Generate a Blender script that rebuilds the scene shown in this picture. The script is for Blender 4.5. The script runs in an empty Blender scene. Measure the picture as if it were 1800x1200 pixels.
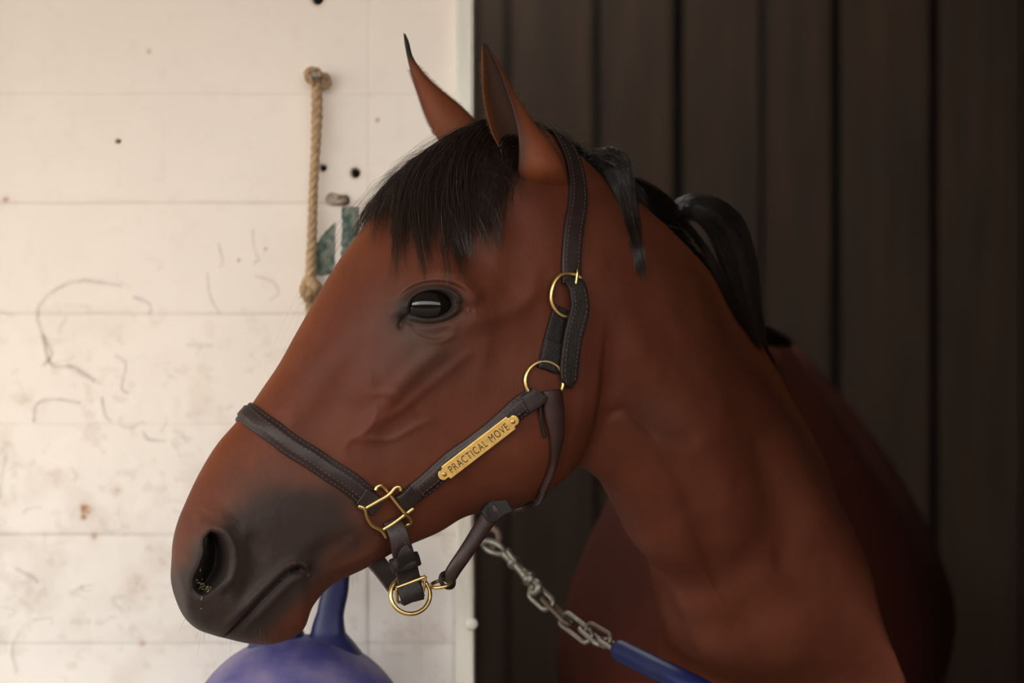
import bpy, bmesh, math, random
import numpy as np
from mathutils import Vector, Matrix
from mathutils.bvhtree import BVHTree

random.seed(7); rng = np.random.default_rng(7)
SC = bpy.context.scene
COL = SC.collection

# ------------------------------------------------------------------ camera, world, light, exposure
D = 2.55; K = 0.0006; ZC = 1.45            # camera distance to y=0, metres per px there, camera height
cam_d = bpy.data.cameras.new('camera'); cam = bpy.data.objects.new('camera', cam_d); COL.objects.link(cam)
cam.location = (0, -D, ZC); cam.rotation_euler = (math.pi/2, 0, 0)
cam_d.lens = 85; cam_d.sensor_width = 36; cam_d.clip_start = 0.05
cam_d.dof.use_dof = True; cam_d.dof.focus_distance = D-0.085; cam_d.dof.aperture_fstop = 3.8
SC.camera = cam
SC.view_settings.view_transform = 'Standard'; SC.view_settings.look = 'None'
SC.view_settings.gamma = 1; SC.view_settings.exposure = 1.03
world = bpy.data.worlds.new('world'); SC.world = world; world.use_nodes = True
wn = world.node_tree; wn.nodes.clear()
wo = wn.nodes.new('ShaderNodeOutputWorld'); wb = wn.nodes.new('ShaderNodeBackground')
wt = wn.nodes.new('ShaderNodeTexCoord'); ws = wn.nodes.new('ShaderNodeSeparateXYZ'); wr = wn.nodes.new('ShaderNodeValToRGB')
wn.links.new(wt.outputs['Generated'], ws.inputs[0]); wn.links.new(ws.outputs['Z'], wr.inputs[0])
wn.links.new(wr.outputs[0], wb.inputs[0]); wn.links.new(wb.outputs[0], wo.inputs[0])
wr.color_ramp.elements[0].position = 0.0; wr.color_ramp.elements[0].color = (0.30, 0.27, 0.23, 1)
wr.color_ramp.elements[1].position = 0.06; wr.color_ramp.elements[1].color = (1.0, 0.96, 0.90, 1)
e = wr.color_ramp.elements.new(0.9); e.color = (0.98, 0.95, 0.90, 1)
wx2 = wn.nodes.new('ShaderNodeMapRange'); wx2.inputs[1].default_value = -0.9; wx2.inputs[2].default_value = 0.7; wx2.inputs[3].default_value = 1.3; wx2.inputs[4].default_value = 0.80
wn.links.new(ws.outputs['X'], wx2.inputs[0]); wm = wn.nodes.new('ShaderNodeMath'); wm.operation = 'MULTIPLY'; wm.inputs[1].default_value = 3.0
wn.links.new(wx2.outputs[0], wm.inputs[0]); wn.links.new(wm.outputs[0], wb.inputs[1])
sun_d = bpy.data.lights.new('sun', 'SUN'); sun = bpy.data.objects.new('sun', sun_d); COL.objects.link(sun)
sun_d.energy = 0.9; sun_d.angle = math.radians(50); sun_d.color = (1.0, 0.93, 0.82)
sdir = Vector((0.74, 0.60, -0.30))          # light travels right, into the scene, down
sun.rotation_euler = sdir.to_track_quat('-Z', 'Y').to_euler(); sun.location = (-3, -3, 4)

# ------------------------------------------------------------------ helpers
def W(px, py, y=0.0):
    s = 1 + y/D
    return Vector(((px-900)*K*s, y, ZC-(py-600)*K*s))
def proj(P):
    P = np.asarray(P); s = 1+P[..., 1]/D
    return np.stack([P[..., 0]/(K*s)+900, 600-(P[..., 2]-ZC)/(K*s)], -1)
def mesh_np(name, V, F, mats=(), parent=None, smooth=True, midx=None, attrs=None):
    V = np.asarray(V, dtype=np.float32).reshape(-1, 3)
    me = bpy.data.meshes.new(name)
    if isinstance(F, np.ndarray):
        n = F.shape[1]; me.vertices.add(len(V)); me.vertices.foreach_set('co', V.ravel())
        me.loops.add(F.size); me.loops.foreach_set('vertex_index', F.astype(np.int32).ravel())
        me.polygons.add(len(F)); me.polygons.foreach_set('loop_start', (np.arange(len(F))*n).astype(np.int32))
        me.update(calc_edges=True)
    else:
        me.from_pydata(V.tolist(), [], F)
    for m in mats: me.materials.append(m)
    if midx is not None: me.polygons.foreach_set('material_index', np.asarray(midx, dtype=np.int32))
    me.polygons.foreach_set('use_smooth', np.full(len(me.polygons), smooth))
    if attrs:
        for k, a in attrs.items():
            if a.ndim == 2:
                at = me.attributes.new(k, 'FLOAT_COLOR', 'POINT'); at.data.foreach_set('color', a.astype(np.float32).ravel())
            else:
                at = me.attributes.new(k, 'FLOAT', 'POINT'); at.data.foreach_set('value', a.astype(np.float32))
    me.validate(clean_customdata=False); me.update()
    o = bpy.data.objects.new(name, me); COL.objects.link(o)
    if parent: o.parent = parent
    return o
def tag(o, label=None, cat=None, group=None, kind=None):
    if label: o['label'] = label
    if cat: o['category'] = cat
    if group: o['group'] = group
    if kind: o['kind'] = kind
    return o
def empty(name, loc):
    o = bpy.data.objects.new(name, None); COL.objects.link(o); o.location = loc; o.empty_display_size = 0.05
    return o
def adopt(o, p):          # parent keeping world place
    o.parent = p; o.matrix_parent_inverse = Matrix.Translation(p.location).inverted()
    return o
class MB:
    def __init__(s): s.V = []; s.F = []; s.M = []
    def add(s, V, F, m=0):
        b = len(s.V); s.V += [tuple(v) for v in V]; s.F += [tuple(i+b for i in f) for f in F]; s.M += [m]*len(F)
    def grid(s, P, close_u=False, close_v=False, m=0, caps=False):
        P = np.asarray(P); nu, nv = P.shape[:2]; F = []
        for i in range(nu if close_u else nu-1):
            for j in range(nv if close_v else nv-1):
                a, b = i, (i+1) % nu; c, d = j, (j+1) % nv
                F.append((a*nv+c, a*nv+d, b*nv+d, b*nv+c))
        if caps:
            F.append(tuple(range(nv-1, -1, -1))); F.append(tuple((nu-1)*nv+j for j in range(nv)))
        s.add(P.reshape(-1, 3), F, m)
    def build(s, name, mats, parent=None, smooth=True, recalc=True):
        me = bpy.data.meshes.new(name); me.from_pydata(s.V, [], s.F)
        for m in mats: me.materials.append(m)
        me.polygons.foreach_set('material_index', s.M)
        me.polygons.foreach_set('use_smooth', [smooth]*len(s.F))
        if recalc:
            bm = bmesh.new(); bm.from_mesh(me); bmesh.ops.recalc_face_normals(bm, faces=bm.faces); bm.to_mesh(me); bm.free()
        me.update()
        o = bpy.data.objects.new(name, me); COL.objects.link(o)
        if parent: adopt(o, parent)
        return o
def catmull(P, n, closed=False):
    P = np.asarray(P, float); N = len(P)
    if closed: Q = np.vstack([P[-1], P, P[0], P[1]]); segs = N
    else: Q = np.vstack([2*P[0]-P[1], P, 2*P[-1]-P[-2]]); segs = N-1
    u = np.linspace(0, segs, n, endpoint=not closed); out = []
    for x in u:
        i = min(int(x), segs-1); t = x-i; a, b, c, d = Q[i], Q[i+1], Q[i+2], Q[i+3]
        out.append(0.5*((2*b)+(-a+c)*t+(2*a-5*b+4*c-d)*t*t+(-a+3*b-3*c+d)*t**3))
    return np.array(out)
def resample(P, n):
    P = np.asarray(P, float); L = np.r_[0, np.cumsum(np.linalg.norm(np.diff(P, axis=0), axis=1))]
    u = np.linspace(0, L[-1], n); return np.stack([np.interp(u, L, P[:, k]) for k in range(P.shape[1])], -1)
def nrm(v): return v/np.maximum(np.linalg.norm(v, axis=-1, keepdims=True), 1e-12)
def frames(P, closed=False, up=None):
    P = np.asarray(P, float)
    T = (np.roll(P, -1, 0)-np.roll(P, 1, 0)) if closed else np.gradient(P, axis=0)
    T = nrm(T)
    if up is None:
        up = np.array([0, 1.0, 0]) if abs(T[0] @ np.array([0, 1.0, 0])) < 0.9 else np.array([0, 0, 1.0])
    N = [nrm(up-T[0]*(up@T[0]))]
    for i in range(1, len(P)):
        v = N[-1]-T[i]*(N[-1]@T[i]); N.append(nrm(v))
    N = np.array(N); return T, N, np.cross(T, N)
def tube(mb, P, r, sides=10, closed=False, m=0, flat=1.0, up=None):
    P = np.asarray(P, float); T, N, B = frames(P, closed, up); r = np.broadcast_to(np.asarray(r, float), (len(P),))
    a = np.linspace(0, 2*math.pi, sides, endpoint=False)
    G = P[:, None]+r[:, None, None]*(np.cos(a)[None, :, None]*N[:, None]*flat+np.sin(a)[None, :, None]*B[:, None])
    mb.grid(G, close_u=closed, close_v=True, m=m, caps=not closed)
def pxs(pts, y):          # pixel list -> world polyline (y scalar or list)
    ys = y if hasattr(y, '__len__') else [y]*len(pts)
    return np.array([W(p[0], p[1], yy) for p, yy in zip(pts, ys)])
def box(mb, x0, x1, y0, y1, z0, z1, m=0, bev=0):
    bm = bmesh.new(); bmesh.ops.create_cube(bm, size=1)
    for v in bm.verts: v.co = Vector(((x0+x1)/2+v.co.x*(x1-x0), (y0+y1)/2+v.co.y*(y1-y0), (z0+z1)/2+v.co.z*(z1-z0)))
    if bev: bmesh.ops.bevel(bm, geom=list(bm.edges), offset=bev, segments=2, affect='EDGES')
    bm.verts.index_update(); mb.add([v.co[:] for v in bm.verts], [[v.index for v in f.verts] for f in bm.faces], m); bm.free()
# 2-D field helpers on pixel coordinates
def seg_dist(X, Y, pts, closed=False):
    d = np.full(X.shape, 1e9); pts = list(pts)+([pts[0]] if closed else [])
    for (x0, y0), (x1, y1) in zip(pts[:-1], pts[1:]):
        dx, dy = x1-x0, y1-y0; L = dx*dx+dy*dy+1e-9
        t = np.clip(((X-x0)*dx+(Y-y0)*dy)/L, 0, 1); d = np.minimum(d, np.hypot(X-x0-t*dx, Y-y0-t*dy))
    return d
def inside(X, Y, pts):
    c = np.zeros(X.shape, bool); n = len(pts); j = n-1
    for i in range(n):
        xi, yi = pts[i]; xj, yj = pts[j]
        c ^= ((yi > Y) != (yj > Y)) & (X < (xj-xi)*(Y-yi)/(yj-yi+1e-12)+xi); j = i
    return c
def sdf(X, Y, pts):
    d = seg_dist(X, Y, pts, True); return np.where(inside(X, Y, pts), -d, d)
def smooth(x, a, b):
    t = np.clip((x-a)/(b-a), 0, 1); return t*t*(3-2*t)
def line(pts, n=24): return [tuple(p) for p in catmull(pts, n)]
def ridge(X, Y, pts, w, taper=True):
    L = line(pts); d = seg_dist(X, Y, L); g = np.exp(-(d/w)**2)
    if taper:
        (x0, y0), (x1, y1) = L[0], L[-1]
        le = np.hypot(x1-x0, y1-y0); f = np.minimum(np.hypot(X-x0, Y-y0), np.hypot(X-x1, Y-y1))
        g = g*smooth(f, 0, le*0.22)
    return g
def blob(X, Y, c, rx, ry, ang=0):
    a = math.radians(ang); dx, dy = X-c[0], Y-c[1]
    u = (dx*math.cos(a)+dy*math.sin(a))/rx; v = (-dx*math.sin(a)+dy*math.cos(a))/ry
    return np.exp(-(u*u+v*v))
def vnoise(X, Y, scale, seed, oct=3):
    out = np.zeros(X.shape); amp = 1; tot = 0
    for o in range(oct):
        r = np.random.default_rng(seed+o).random((256, 256)); x = X/scale*(2**o)+1000; y = Y/scale*(2**o)+1000
        xi = np.floor(x).astype(int); yi = np.floor(y).astype(int); fx = x-xi; fy = y-yi
        fx = fx*fx*(3-2*fx); fy = fy*fy*(3-2*fy)
        g = lambda a, b: r[a % 256, b % 256]
        out += amp*((g(xi, yi)*(1-fx)+g(xi+1, yi)*fx)*(1-fy)+(g(xi, yi+1)*(1-fx)+g(xi+1, yi+1)*fx)*fy); tot += amp; amp *= 0.5
    return out/tot

# ------------------------------------------------------------------ materials
def mat(name, col=(0.5, 0.5, 0.5), rough=0.5, metal=0.0, spec=0.5, noise=0.0, nscale=20, bump=0.0, bscale=200, attr=None, sheen=0.0, coat=0.0, stretch=None, col2=None, bdist=0.001):
    m = bpy.data.materials.new(name); m.use_nodes = True; nt = m.node_tree; N = nt.nodes; L = nt.links
    p = N['Principled BSDF']; p.inputs['Base Color'].default_value = (*col, 1); p.inputs['Roughness'].default_value = rough
    p.inputs['Metallic'].default_value = metal; p.inputs['Specular IOR Level'].default_value = spec
    p.inputs['Sheen Weight'].default_value = sheen; p.inputs['Coat Weight'].default_value = coat
    tc = N.new('ShaderNodeTexCoord'); mp = N.new('ShaderNodeMapping'); L.new(tc.outputs['Object'], mp.inputs[0])
    if stretch: mp.inputs['Scale'].default_value = stretch
    src = None
    if attr:
        a = N.new('ShaderNodeAttribute'); a.attribute_name = attr; src = a.outputs['Color']
    if noise or col2:
        n = N.new('ShaderNodeTexNoise'); n.inputs['Scale'].default_value = nscale; n.inputs['Detail'].default_value = 5
        L.new(mp.outputs[0], n.inputs['Vector'])
        mx = N.new('ShaderNodeMix'); mx.data_type = 'RGBA'
        if col2:
            mx.inputs[6].default_value = (*col, 1); mx.inputs[7].default_value = (*col2, 1)
            r = N.new('ShaderNodeMapRange'); r.inputs[1].default_value = 0.35; r.inputs[2].default_value = 0.68
            L.new(n.outputs[0], r.inputs[0]); L.new(r.outputs[0], mx.inputs[0])
            src = mx.outputs[2]
        else:
            mx.blend_type = 'MULTIPLY'; mx.inputs[0].default_value = 1.0
            r = N.new('ShaderNodeMapRange'); r.inputs[1].default_value = 0.25; r.inputs[2].default_value = 0.75
            r.inputs[3].default_value = 1-noise; r.inputs[4].default_value = 1+noise
            L.new(n.outputs[0], r.inputs[0]); L.new(r.outputs[0], mx.inputs[7])
            if src: L.new(src, mx.inputs[6])
            else: mx.inputs[6].default_value = (*col, 1)
            src = mx.outputs[2]
    if src: L.new(src, p.inputs['Base Color'])
    if bump:
        bn = N.new('ShaderNodeTexNoise'); bn.inputs['Scale'].default_value = bscale; bn.inputs['Detail'].default_value = 4
        L.new(mp.outputs[0], bn.inputs['Vector']); b = N.new('ShaderNodeBump'); b.inputs['Strength'].default_value = bump
        b.inputs['Distance'].default_value = bdist; L.new(bn.outputs[0], b.inputs['Height']); L.new(b.outputs[0], p.inputs['Normal'])
    return m
M = {}
M['coat'] = mat('horse_coat', rough=0.55, spec=0.16, attr='coat', noise=0.10, nscale=60, bump=0.25, bscale=420, sheen=0.0, stretch=(1, 1, 0.45), bdist=0.0012)
M['coat'].node_tree.nodes['Principled BSDF'].inputs['Sheen Roughness'].default_value = 0.35
M['coat'].node_tree.nodes['Principled BSDF'].inputs['Sheen Tint'].default_value = (0.9, 0.7, 0.6, 1)
M['hair'] = mat('black_horse_hair', (0.0065, 0.0055, 0.0055), 0.30, spec=0.5, attr='tint')
M['fuzz'] = mat('short_brown_hair', (0.12, 0.045, 0.02), 0.5)
M['eye'] = mat('eye_dark', (0.003, 0.0025, 0.0025), 0.05, spec=0.32)
M['iris'] = mat('eye_iris', (0.02, 0.008, 0.005), 0.12)
M['lid'] = mat('eye_corner', (0.12, 0.05, 0.04), 0.3)
M['leather'] = mat('halter_leather', (0.0175, 0.0105, 0.0100), 0.45, spec=0.35, noise=0.35, nscale=45, bump=0.35, bscale=700)
M['leather_dk'] = mat('halter_leather_dark', (0.010, 0.0080, 0.0078), 0.5, spec=0.3, noise=0.3, nscale=60, bump=0.9, bscale=520)
M['leather_rd'] = mat('halter_leather_reddish', (0.026, 0.0120, 0.0105), 0.42, spec=0.35, noise=0.45, nscale=35, bump=0.3, bscale=500)
M['thread'] = mat('stitch_thread', (0.10, 0.05, 0.042), 0.8)
M['brass'] = mat('brass', (0.60, 0.44, 0.19), 0.33, metal=1.0, noise=0.12, nscale=80, bump=0.12, bscale=300)
M['plate'] = mat('nameplate_brass', (0.72, 0.48, 0.15), 0.42, metal=0.55, noise=0.2, nscale=150, bump=0.5, bscale=260)
M['engrave'] = mat('engraved_letters', (0.035, 0.018, 0.008), 0.7)
M['rope'] = mat('hemp_rope', (0.42, 0.29, 0.17), 0.9, noise=0.3, nscale=140, bump=0.8, bscale=600)
M['steel'] = mat('weathered_steel', (0.21, 0.205, 0.18), 0.42, metal=0.85, noise=0.35, nscale=90, bump=0.3, bscale=300)
M['rusty'] = mat('rusty_steel', (0.11, 0.08, 0.06), 0.5, metal=0.7, noise=0.3, nscale=90)
M['blue_rubber'] = mat('blue_rubber_sleeve', (0.004, 0.008, 0.052), 0.45, spec=0.2, noise=0.2, nscale=30)
M['ball'] = mat('blue_ball_plastic', (0.040, 0.040, 0.19), 0.6, col2=(0.18, 0.16, 0.29), nscale=16, bump=0.4, bscale=150)
M['handle_blue'] = mat('blue_plastic_handle', (0.008, 0.013, 0.085), 0.5, noise=0.3, nscale=30)
M['green'] = mat('old_green_paint', (0.03, 0.09, 0.08), 0.8, col2=(0.28, 0.30, 0.25), nscale=110)
M['wall_hook'] = mat('painted_hook', (0.40, 0.33, 0.26), 0.6, noise=0.4, nscale=200)
M['pale_iron'] = mat('pale_iron', (0.34, 0.27, 0.22), 0.5, metal=0.3, noise=0.3, nscale=80)
M['hole'] = mat('drilled_hole', (0.012, 0.01, 0.009), 0.9)
M['hay'] = mat('hay_crumb', (0.35, 0.33, 0.12), 0.8)
M['ground'] = mat('packed_dirt', (0.15, 0.115, 0.09), 0.95, noise=0.35, nscale=9, bump=0.6, bscale=30)
M['hoof'] = mat('hoof', (0.03, 0.025, 0.02), 0.5)
M['trimpaint'] = mat('jamb_paint', (0.80, 0.80, 0.74), 0.55, noise=0.10, nscale=14, bump=0.8, bscale=90, stretch=(1, 1, 0.3), bdist=0.002)
M['wood'] = mat('stall_boards', (0.043, 0.0225, 0.0105), 0.75, noise=0.45, nscale=7, bump=0.5, bscale=40, stretch=(3, 1, 0.35))
M['ceil'] = mat('roof_boards', (0.16, 0.12, 0.09), 0.9, noise=0.2, nscale=6)

# wall paint: cream coat with dirt / cracks carried by mesh attributes
def wall_material():
    m = bpy.data.materials.new('cream_wall_paint'); m.use_nodes = True; N = m.node_tree.nodes; L = m.node_tree.links
    p = N['Principled BSDF']; p.inputs['Roughness'].default_value = 0.62; p.inputs['Specular IOR Level'].default_value = 0.3
    a = N.new('ShaderNodeAttribute'); a.attribute_name = 'paint'
    tc = N.new('ShaderNodeTexCoord'); n = N.new('ShaderNodeTexNoise'); n.inputs['Scale'].default_value = 6; n.inputs['Detail'].default_value = 8
    L.new(tc.outputs['Object'], n.inputs['Vector']); r = N.new('ShaderNodeMapRange'); r.inputs[3].default_value = 0.95; r.inputs[4].default_value = 1.05
    L.new(n.outputs[0], r.inputs[0]); mx = N.new('ShaderNodeMix'); mx.data_type = 'RGBA'; mx.blend_type = 'MULTIPLY'; mx.inputs[0].default_value = 1
    L.new(a.outputs['Color'], mx.inputs[6]); L.new(r.outputs[0], mx.inputs[7]); L.new(mx.outputs[2], p.inputs['Base Color'])
    b = N.new('ShaderNodeBump'); b.inputs['Strength'].default_value = 0.28; b.inputs['Distance'].default_value = 0.0016
    n2 = N.new('ShaderNodeTexNoise'); n2.inputs['Scale'].default_value = 45; n2.inputs['Detail'].default_value = 6
    mp = N.new('ShaderNodeMapping'); mp.inputs['Scale'].default_value = (0.5, 1, 1.3)
    L.new(tc.outputs['Object'], mp.inputs[0]); L.new(mp.outputs[0], n2.inputs['Vector']); L.new(n2.outputs[0], b.inputs['Height']); L.new(b.outputs[0], p.inputs['Normal'])
    return m
M['wall'] = wall_material()

# ------------------------------------------------------------------ the setting
WY = 0.34                                  # wall face
SW = 1+WY/D
def wx(px): return (px-900)*K*SW
def wz(py): return ZC-(py-600)*K*SW
def build_wall():
    xs = np.r_[np.linspace(-4.2, wx(-60)-0.05, 12), np.linspace(wx(-60), wx(803), 330)]
    zs = np.r_[np.linspace(0, wz(1260)-0.04, 8), np.linspace(wz(1260), wz(-60), 500), np.linspace(wz(-60)+0.04, 2.9, 8)]
    X, Z = np.meshgrid(xs, zs, indexing='ij'); PX = X/(K*SW)+900; PY = 600-(Z-ZC)/(K*SW)
    y = np.zeros_like(X)
    wob = (vnoise(PX, PY, 90, 5)-0.5)*8
    crack = np.zeros_like(X); dirt = np.zeros_like(X); rust = np.zeros_like(X)
    low = smooth(PY, 430, 760)
    y += (vnoise(PX*0.5, PY, 60, 11)-0.5)*0.0026+(vnoise(PX, PY, 16, 15)-0.5)*0.0009*(0.1+low)
    for gy, st in ((-28, .5), (165, .35), (357, .8), (552, .8), (745, .35), (940, 1.0), (1131, .8), (1325, .8)):
        d = np.abs(PY-gy+0.25*wob); g = np.exp(-(d/2.6)**2)*st*(0.5+0.7*vnoise(PX, PY*0, 50, 21))
        y += g*0.0012; crack += g*0.24
        y += 0.0006*smooth(PY-gy, -9, 0)*(1-smooth(PY-gy, 0, 150))*st
    r = np.random.default_rng(31)
    def crk(pts, w, k):
        nonlocal crack, y
        x0 = min(p[0] for p in pts)-20; x1 = max(p[0] for p in pts)+20; y0 = min(p[1] for p in pts)-20; y1 = max(p[1] for p in pts)+20
        mk = (PX > x0) & (PX < x1) & (PY > y0) & (PY < y1)
        if not mk.any(): return
        d = seg_dist(PX[mk], PY[mk], line(pts, 14)); g = np.exp(-(d/w)**2)*(0.25+1.3*vnoise(PX[mk][None], PY[mk][None], 22, 77)[0]**1.2); crack[mk] += g*k*0.8; y[mk] += g*0.0011*k
        y[mk] -= np.exp(-((d-5)/4.5)**2)*0.0007*k
    # the big lifted arc of paint, and its neighbours
    crk([(78, 640), (92, 622), (76, 590), (66, 547), (90, 515), (132, 494), (175, 496), (213, 502)], 3.6, 0.42)
    crk([(236, 522), (258, 530), (266, 543), (262, 552)], 3.0, 0.4)
    crk([(76, 590), (90, 640), (130, 645), (165, 668)], 3.2, 0.5); crk([(120, 642), (150, 660), (175, 672)], 5.5, 0.3)
    crk([(60, 740), (66, 710), (100, 702), (140, 708)], 2.8, 0.5); crk([(180, 700), (186, 730), (195, 740)], 3, 0.45)
    crk([(253, 760), (262, 772), (290, 775)], 2.8, 0.45); crk([(205, 625), (222, 640), (215, 680), (225, 690)], 2.8, 0.4)
    crk([(445, 405), (447, 435), (455, 455), (448, 462)], 3, 0.28); crk([(385, 430), (392, 460), (388, 468)], 3, 0.3)
    crk([(365, 480), (370, 520), (385, 550)], 2.6, 0.3); crk([(450, 485), (480, 495), (490, 515), (475, 527)], 2.6, 0.3)
    crk([(30, 1000), (60, 1015), (65, 1022)], 3.5, 0.4); crk([(35, 1110), (22, 1140), (30, 1180)], 3.5, 0.35); crk([(0, 880), (5, 830), (12, 800)], 4, 0.35)
    for _ in range(110):
        cx = r.uniform(0, 800); cy = 420+r.random()**0.8*760
        if cx > 640 and cy < 940: continue
        a = r.uniform(0, 6.3); n = r.integers(3, 6); pts = [(cx, cy)]
        for _k in range(n):
            a += r.normal(0, 0.8); l = r.uniform(6, 16); pts.append((pts[-1][0]+l*math.cos(a), pts[-1][1]+0.7*l*math.sin(a)))
        crk(pts, r.uniform(2.0, 4.2), r.uniform(0.05, 0.20)*(0.35+0.75*smooth(np.array(cy), 400, 700)))
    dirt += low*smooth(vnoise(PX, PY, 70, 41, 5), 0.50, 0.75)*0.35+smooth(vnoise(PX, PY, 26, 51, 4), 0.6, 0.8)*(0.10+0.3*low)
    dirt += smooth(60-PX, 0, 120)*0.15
    for c, s, k in (((148, 893), 7, 1), ((147, 908), 5, 1), ((155, 898), 9, .5), ((165, 942), 6, .6), ((205, 862), 9, .35), ((240, 1025), 22, .3), ((262, 90), 4, .5), ((10, 350), 6, .6), ((250, 1130), 6, .5), ((735, 1120), 40, .10)):
        rust += blob(PX, PY, c, s, s*1.1)*k*(0.4+1.2*vnoise(PX, PY, 5, 61))
    # drilled holes and nail marks
    for c, rr, dp in (((625, 304), 7.5, 0.02), ((568, 295), 5.5, 0.016), ((559, -2), 9, 0.02), ((606, 352), 7.5, 0.018), ((208, 248), 3.4, 0.008), ((664, 211), 3, 0.002), ((467, 437), 2.4, 0.001), ((420, 457), 2.4, 0.001)):
        d = np.hypot(PX-c[0], PY-c[1]); h = 1-smooth(d, rr*0.75, rr*1.15); y += h*dp; crack += h*(2.6 if dp > 0.005 else 0.6)
        rust += np.exp(-((d-rr*1.3)/(rr*0.5))**2)*0.25
    # vertical board edge lines
    for gx, y0 in ((648, -100), (740, 1040)):
        g = np.exp(-((PX-gx+0.15*wob)/2.0)**2)*smooth(PY, y0-40, y0+60); crack += g*0.07; y += 0.0005*g
    y += 0.002*smooth(PX, 640, 652)*smooth(PY, 900, 1000)
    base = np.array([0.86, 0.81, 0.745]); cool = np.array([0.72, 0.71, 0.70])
    f = (0.8*smooth(PY, 600, 1150)+0.35*smooth(PX, 560, 700)*smooth(PY, 750, 1000))[..., None]  # lower wall cooler and darker: fall-off of light put into the paint colour
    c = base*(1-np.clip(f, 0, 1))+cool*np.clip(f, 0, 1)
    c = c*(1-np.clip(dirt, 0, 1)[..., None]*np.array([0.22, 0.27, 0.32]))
    c = c*(1-np.clip(rust, 0, 1)[..., None])+np.array([0.38, 0.21, 0.10])*np.clip(rust, 0, 1)[..., None]
    k = np.clip(crack, 0, 1)[..., None]; c = c*(1-k)+np.array([0.16, 0.12, 0.09])*k
    k = np.clip(crack-1.2, 0, 1)[..., None]; c = c*(1-k)+0.01*k
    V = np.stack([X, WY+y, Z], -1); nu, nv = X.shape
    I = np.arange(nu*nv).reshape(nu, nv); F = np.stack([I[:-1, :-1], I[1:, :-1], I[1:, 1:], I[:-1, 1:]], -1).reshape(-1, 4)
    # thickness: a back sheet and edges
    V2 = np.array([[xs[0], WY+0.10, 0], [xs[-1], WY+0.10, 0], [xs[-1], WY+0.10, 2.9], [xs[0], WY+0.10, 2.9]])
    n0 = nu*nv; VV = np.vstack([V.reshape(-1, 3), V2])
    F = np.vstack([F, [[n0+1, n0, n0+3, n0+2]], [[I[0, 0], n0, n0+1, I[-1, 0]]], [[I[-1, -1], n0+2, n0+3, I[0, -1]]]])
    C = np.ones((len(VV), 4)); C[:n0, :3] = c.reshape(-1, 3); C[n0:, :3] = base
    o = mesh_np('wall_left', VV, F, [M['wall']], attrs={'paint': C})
    tag(o, 'cream painted board wall with cracks beside the stall doorway', kind='structure')
build_wall()

def struct(name, mb, mats, smooth_=False):
    o = mb.build(name, mats, smooth=smooth_); o['kind'] = 'structure'; return o
mb = MB(); box(mb, wx(801), wx(832), WY-0.012, WY+0.14, 0, 2.9, bev=0.003); o = struct('trim_1', mb, [M['trimpaint']]); o['label'] = 'white painted door jamb board'
mb = MB(); box(mb, 0.66, 4.2, WY, WY+0.12, 0, 2.9); struct('wall_right', mb, [M['wood']])
mb = MB(); box(mb, -0.9, 4.2, WY+0.0, WY+0.12, 2.9, 3.2); struct('trim_2', mb, [M['wood']])
BY = 3.3; SB = 1+BY/D
def build_back():
    mb = MB(); edges = [560, 700, 838, 893, 1049, 1192, 1338, 1470, 1642, 1796, 1950, 2120, 2290]
    x0 = (edges[0]-900)*K*SB
    mb2 = MB(); box(mb2, -1.1, 2.9, BY+0.03, BY+0.09, 0, 3.2, 1)
    mb.V, mb.F, mb.M = mb2.V, mb2.F, mb2.M
    r = random.Random(4)
    wide = {1192: 9, 1470: 9, 1642: 9, 1049: 5, 893: 4}
    for a, b in zip(edges[:-1], edges[1:]):
        ga, gb = wide.get(a, 3), wide.get(b, 3); dy = r.uniform(-0.008, 0.008)
        box(mb, (a+ga-900)*K*SB, (b-gb-900)*K*SB, BY-0.02+dy, BY+0.03, 0, 3.2, 0, bev=0.005)
    dark = mat('board_gap_dark', (0.016, 0.011, 0.008), 0.9)
    struct('wall_back', mb, [M['wood'], dark])
build_back()
mb = MB(); box(mb, -1.1, -1.0, WY+0.12, BY, 0, 3.2); struct('wall_stall_left', mb, [M['wood']])
mb = MB(); box(mb, 2.7, 2.8, WY+0.12, BY, 0, 3.2); struct('wall_stall_right', mb, [M['wood']])
mb = MB(); box(mb, 0.1, 3.0, WY, BY+0.1, 3.2, 3.26); box(mb, -1.2, 0.1, 1.4, 2.3, 3.2, 3.26); struct('ceiling', mb, [M['ceil']])
mb = MB(); box(mb, -8, 8, -8, BY+0.2, -0.1, 0); struct('floor', mb, [M['ground']])
mb = MB(); box(mb, -9, 9, -2.2, WY, 2.75, 2.81); box(mb, -9, 9, -2.25, -2.2, 2.45, 2.81); struct('ceiling_overhang', mb, [mat('cream_roof_paint', (0.60, 0.54, 0.46), 0.8, noise=0.1, nscale=5)])
mb = MB(); box(mb, 0.64, 0.68, -0.70, WY, 0.05, 2.6)  # unseen door-like panel, added to keep right-hand light off the neck
for z_ in (0.25, 1.3, 2.35): box(mb, 0.628, 0.64, -0.70, WY, z_, z_+.12)
struct('shade_panel', mb, [M['wood']])
mb = MB(); box(mb, -22, 22, -8.5, -8, 0, 2.6); struct('wall_opposite', mb, [M['wood']])

# ------------------------------------------------------------------ horse body (one lofted surface, facing left, turned a little to the camera)
TAN = math.tan(math.radians(19))
def YM(px):      # depth of the median surface at a pixel column
    px = np.asarray(px, float); b = np.maximum(px-960, 0); b1 = np.minimum(b, 260)
    return K*(TAN*(px-960)+0.5*b1*b1/260*1.3+np.maximum(b-260, 0)*1.3)
def YMp(px):
    px = np.asarray(px, float); b = np.clip(px-960, 0, 260); return TAN+b/260*1.3
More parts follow.
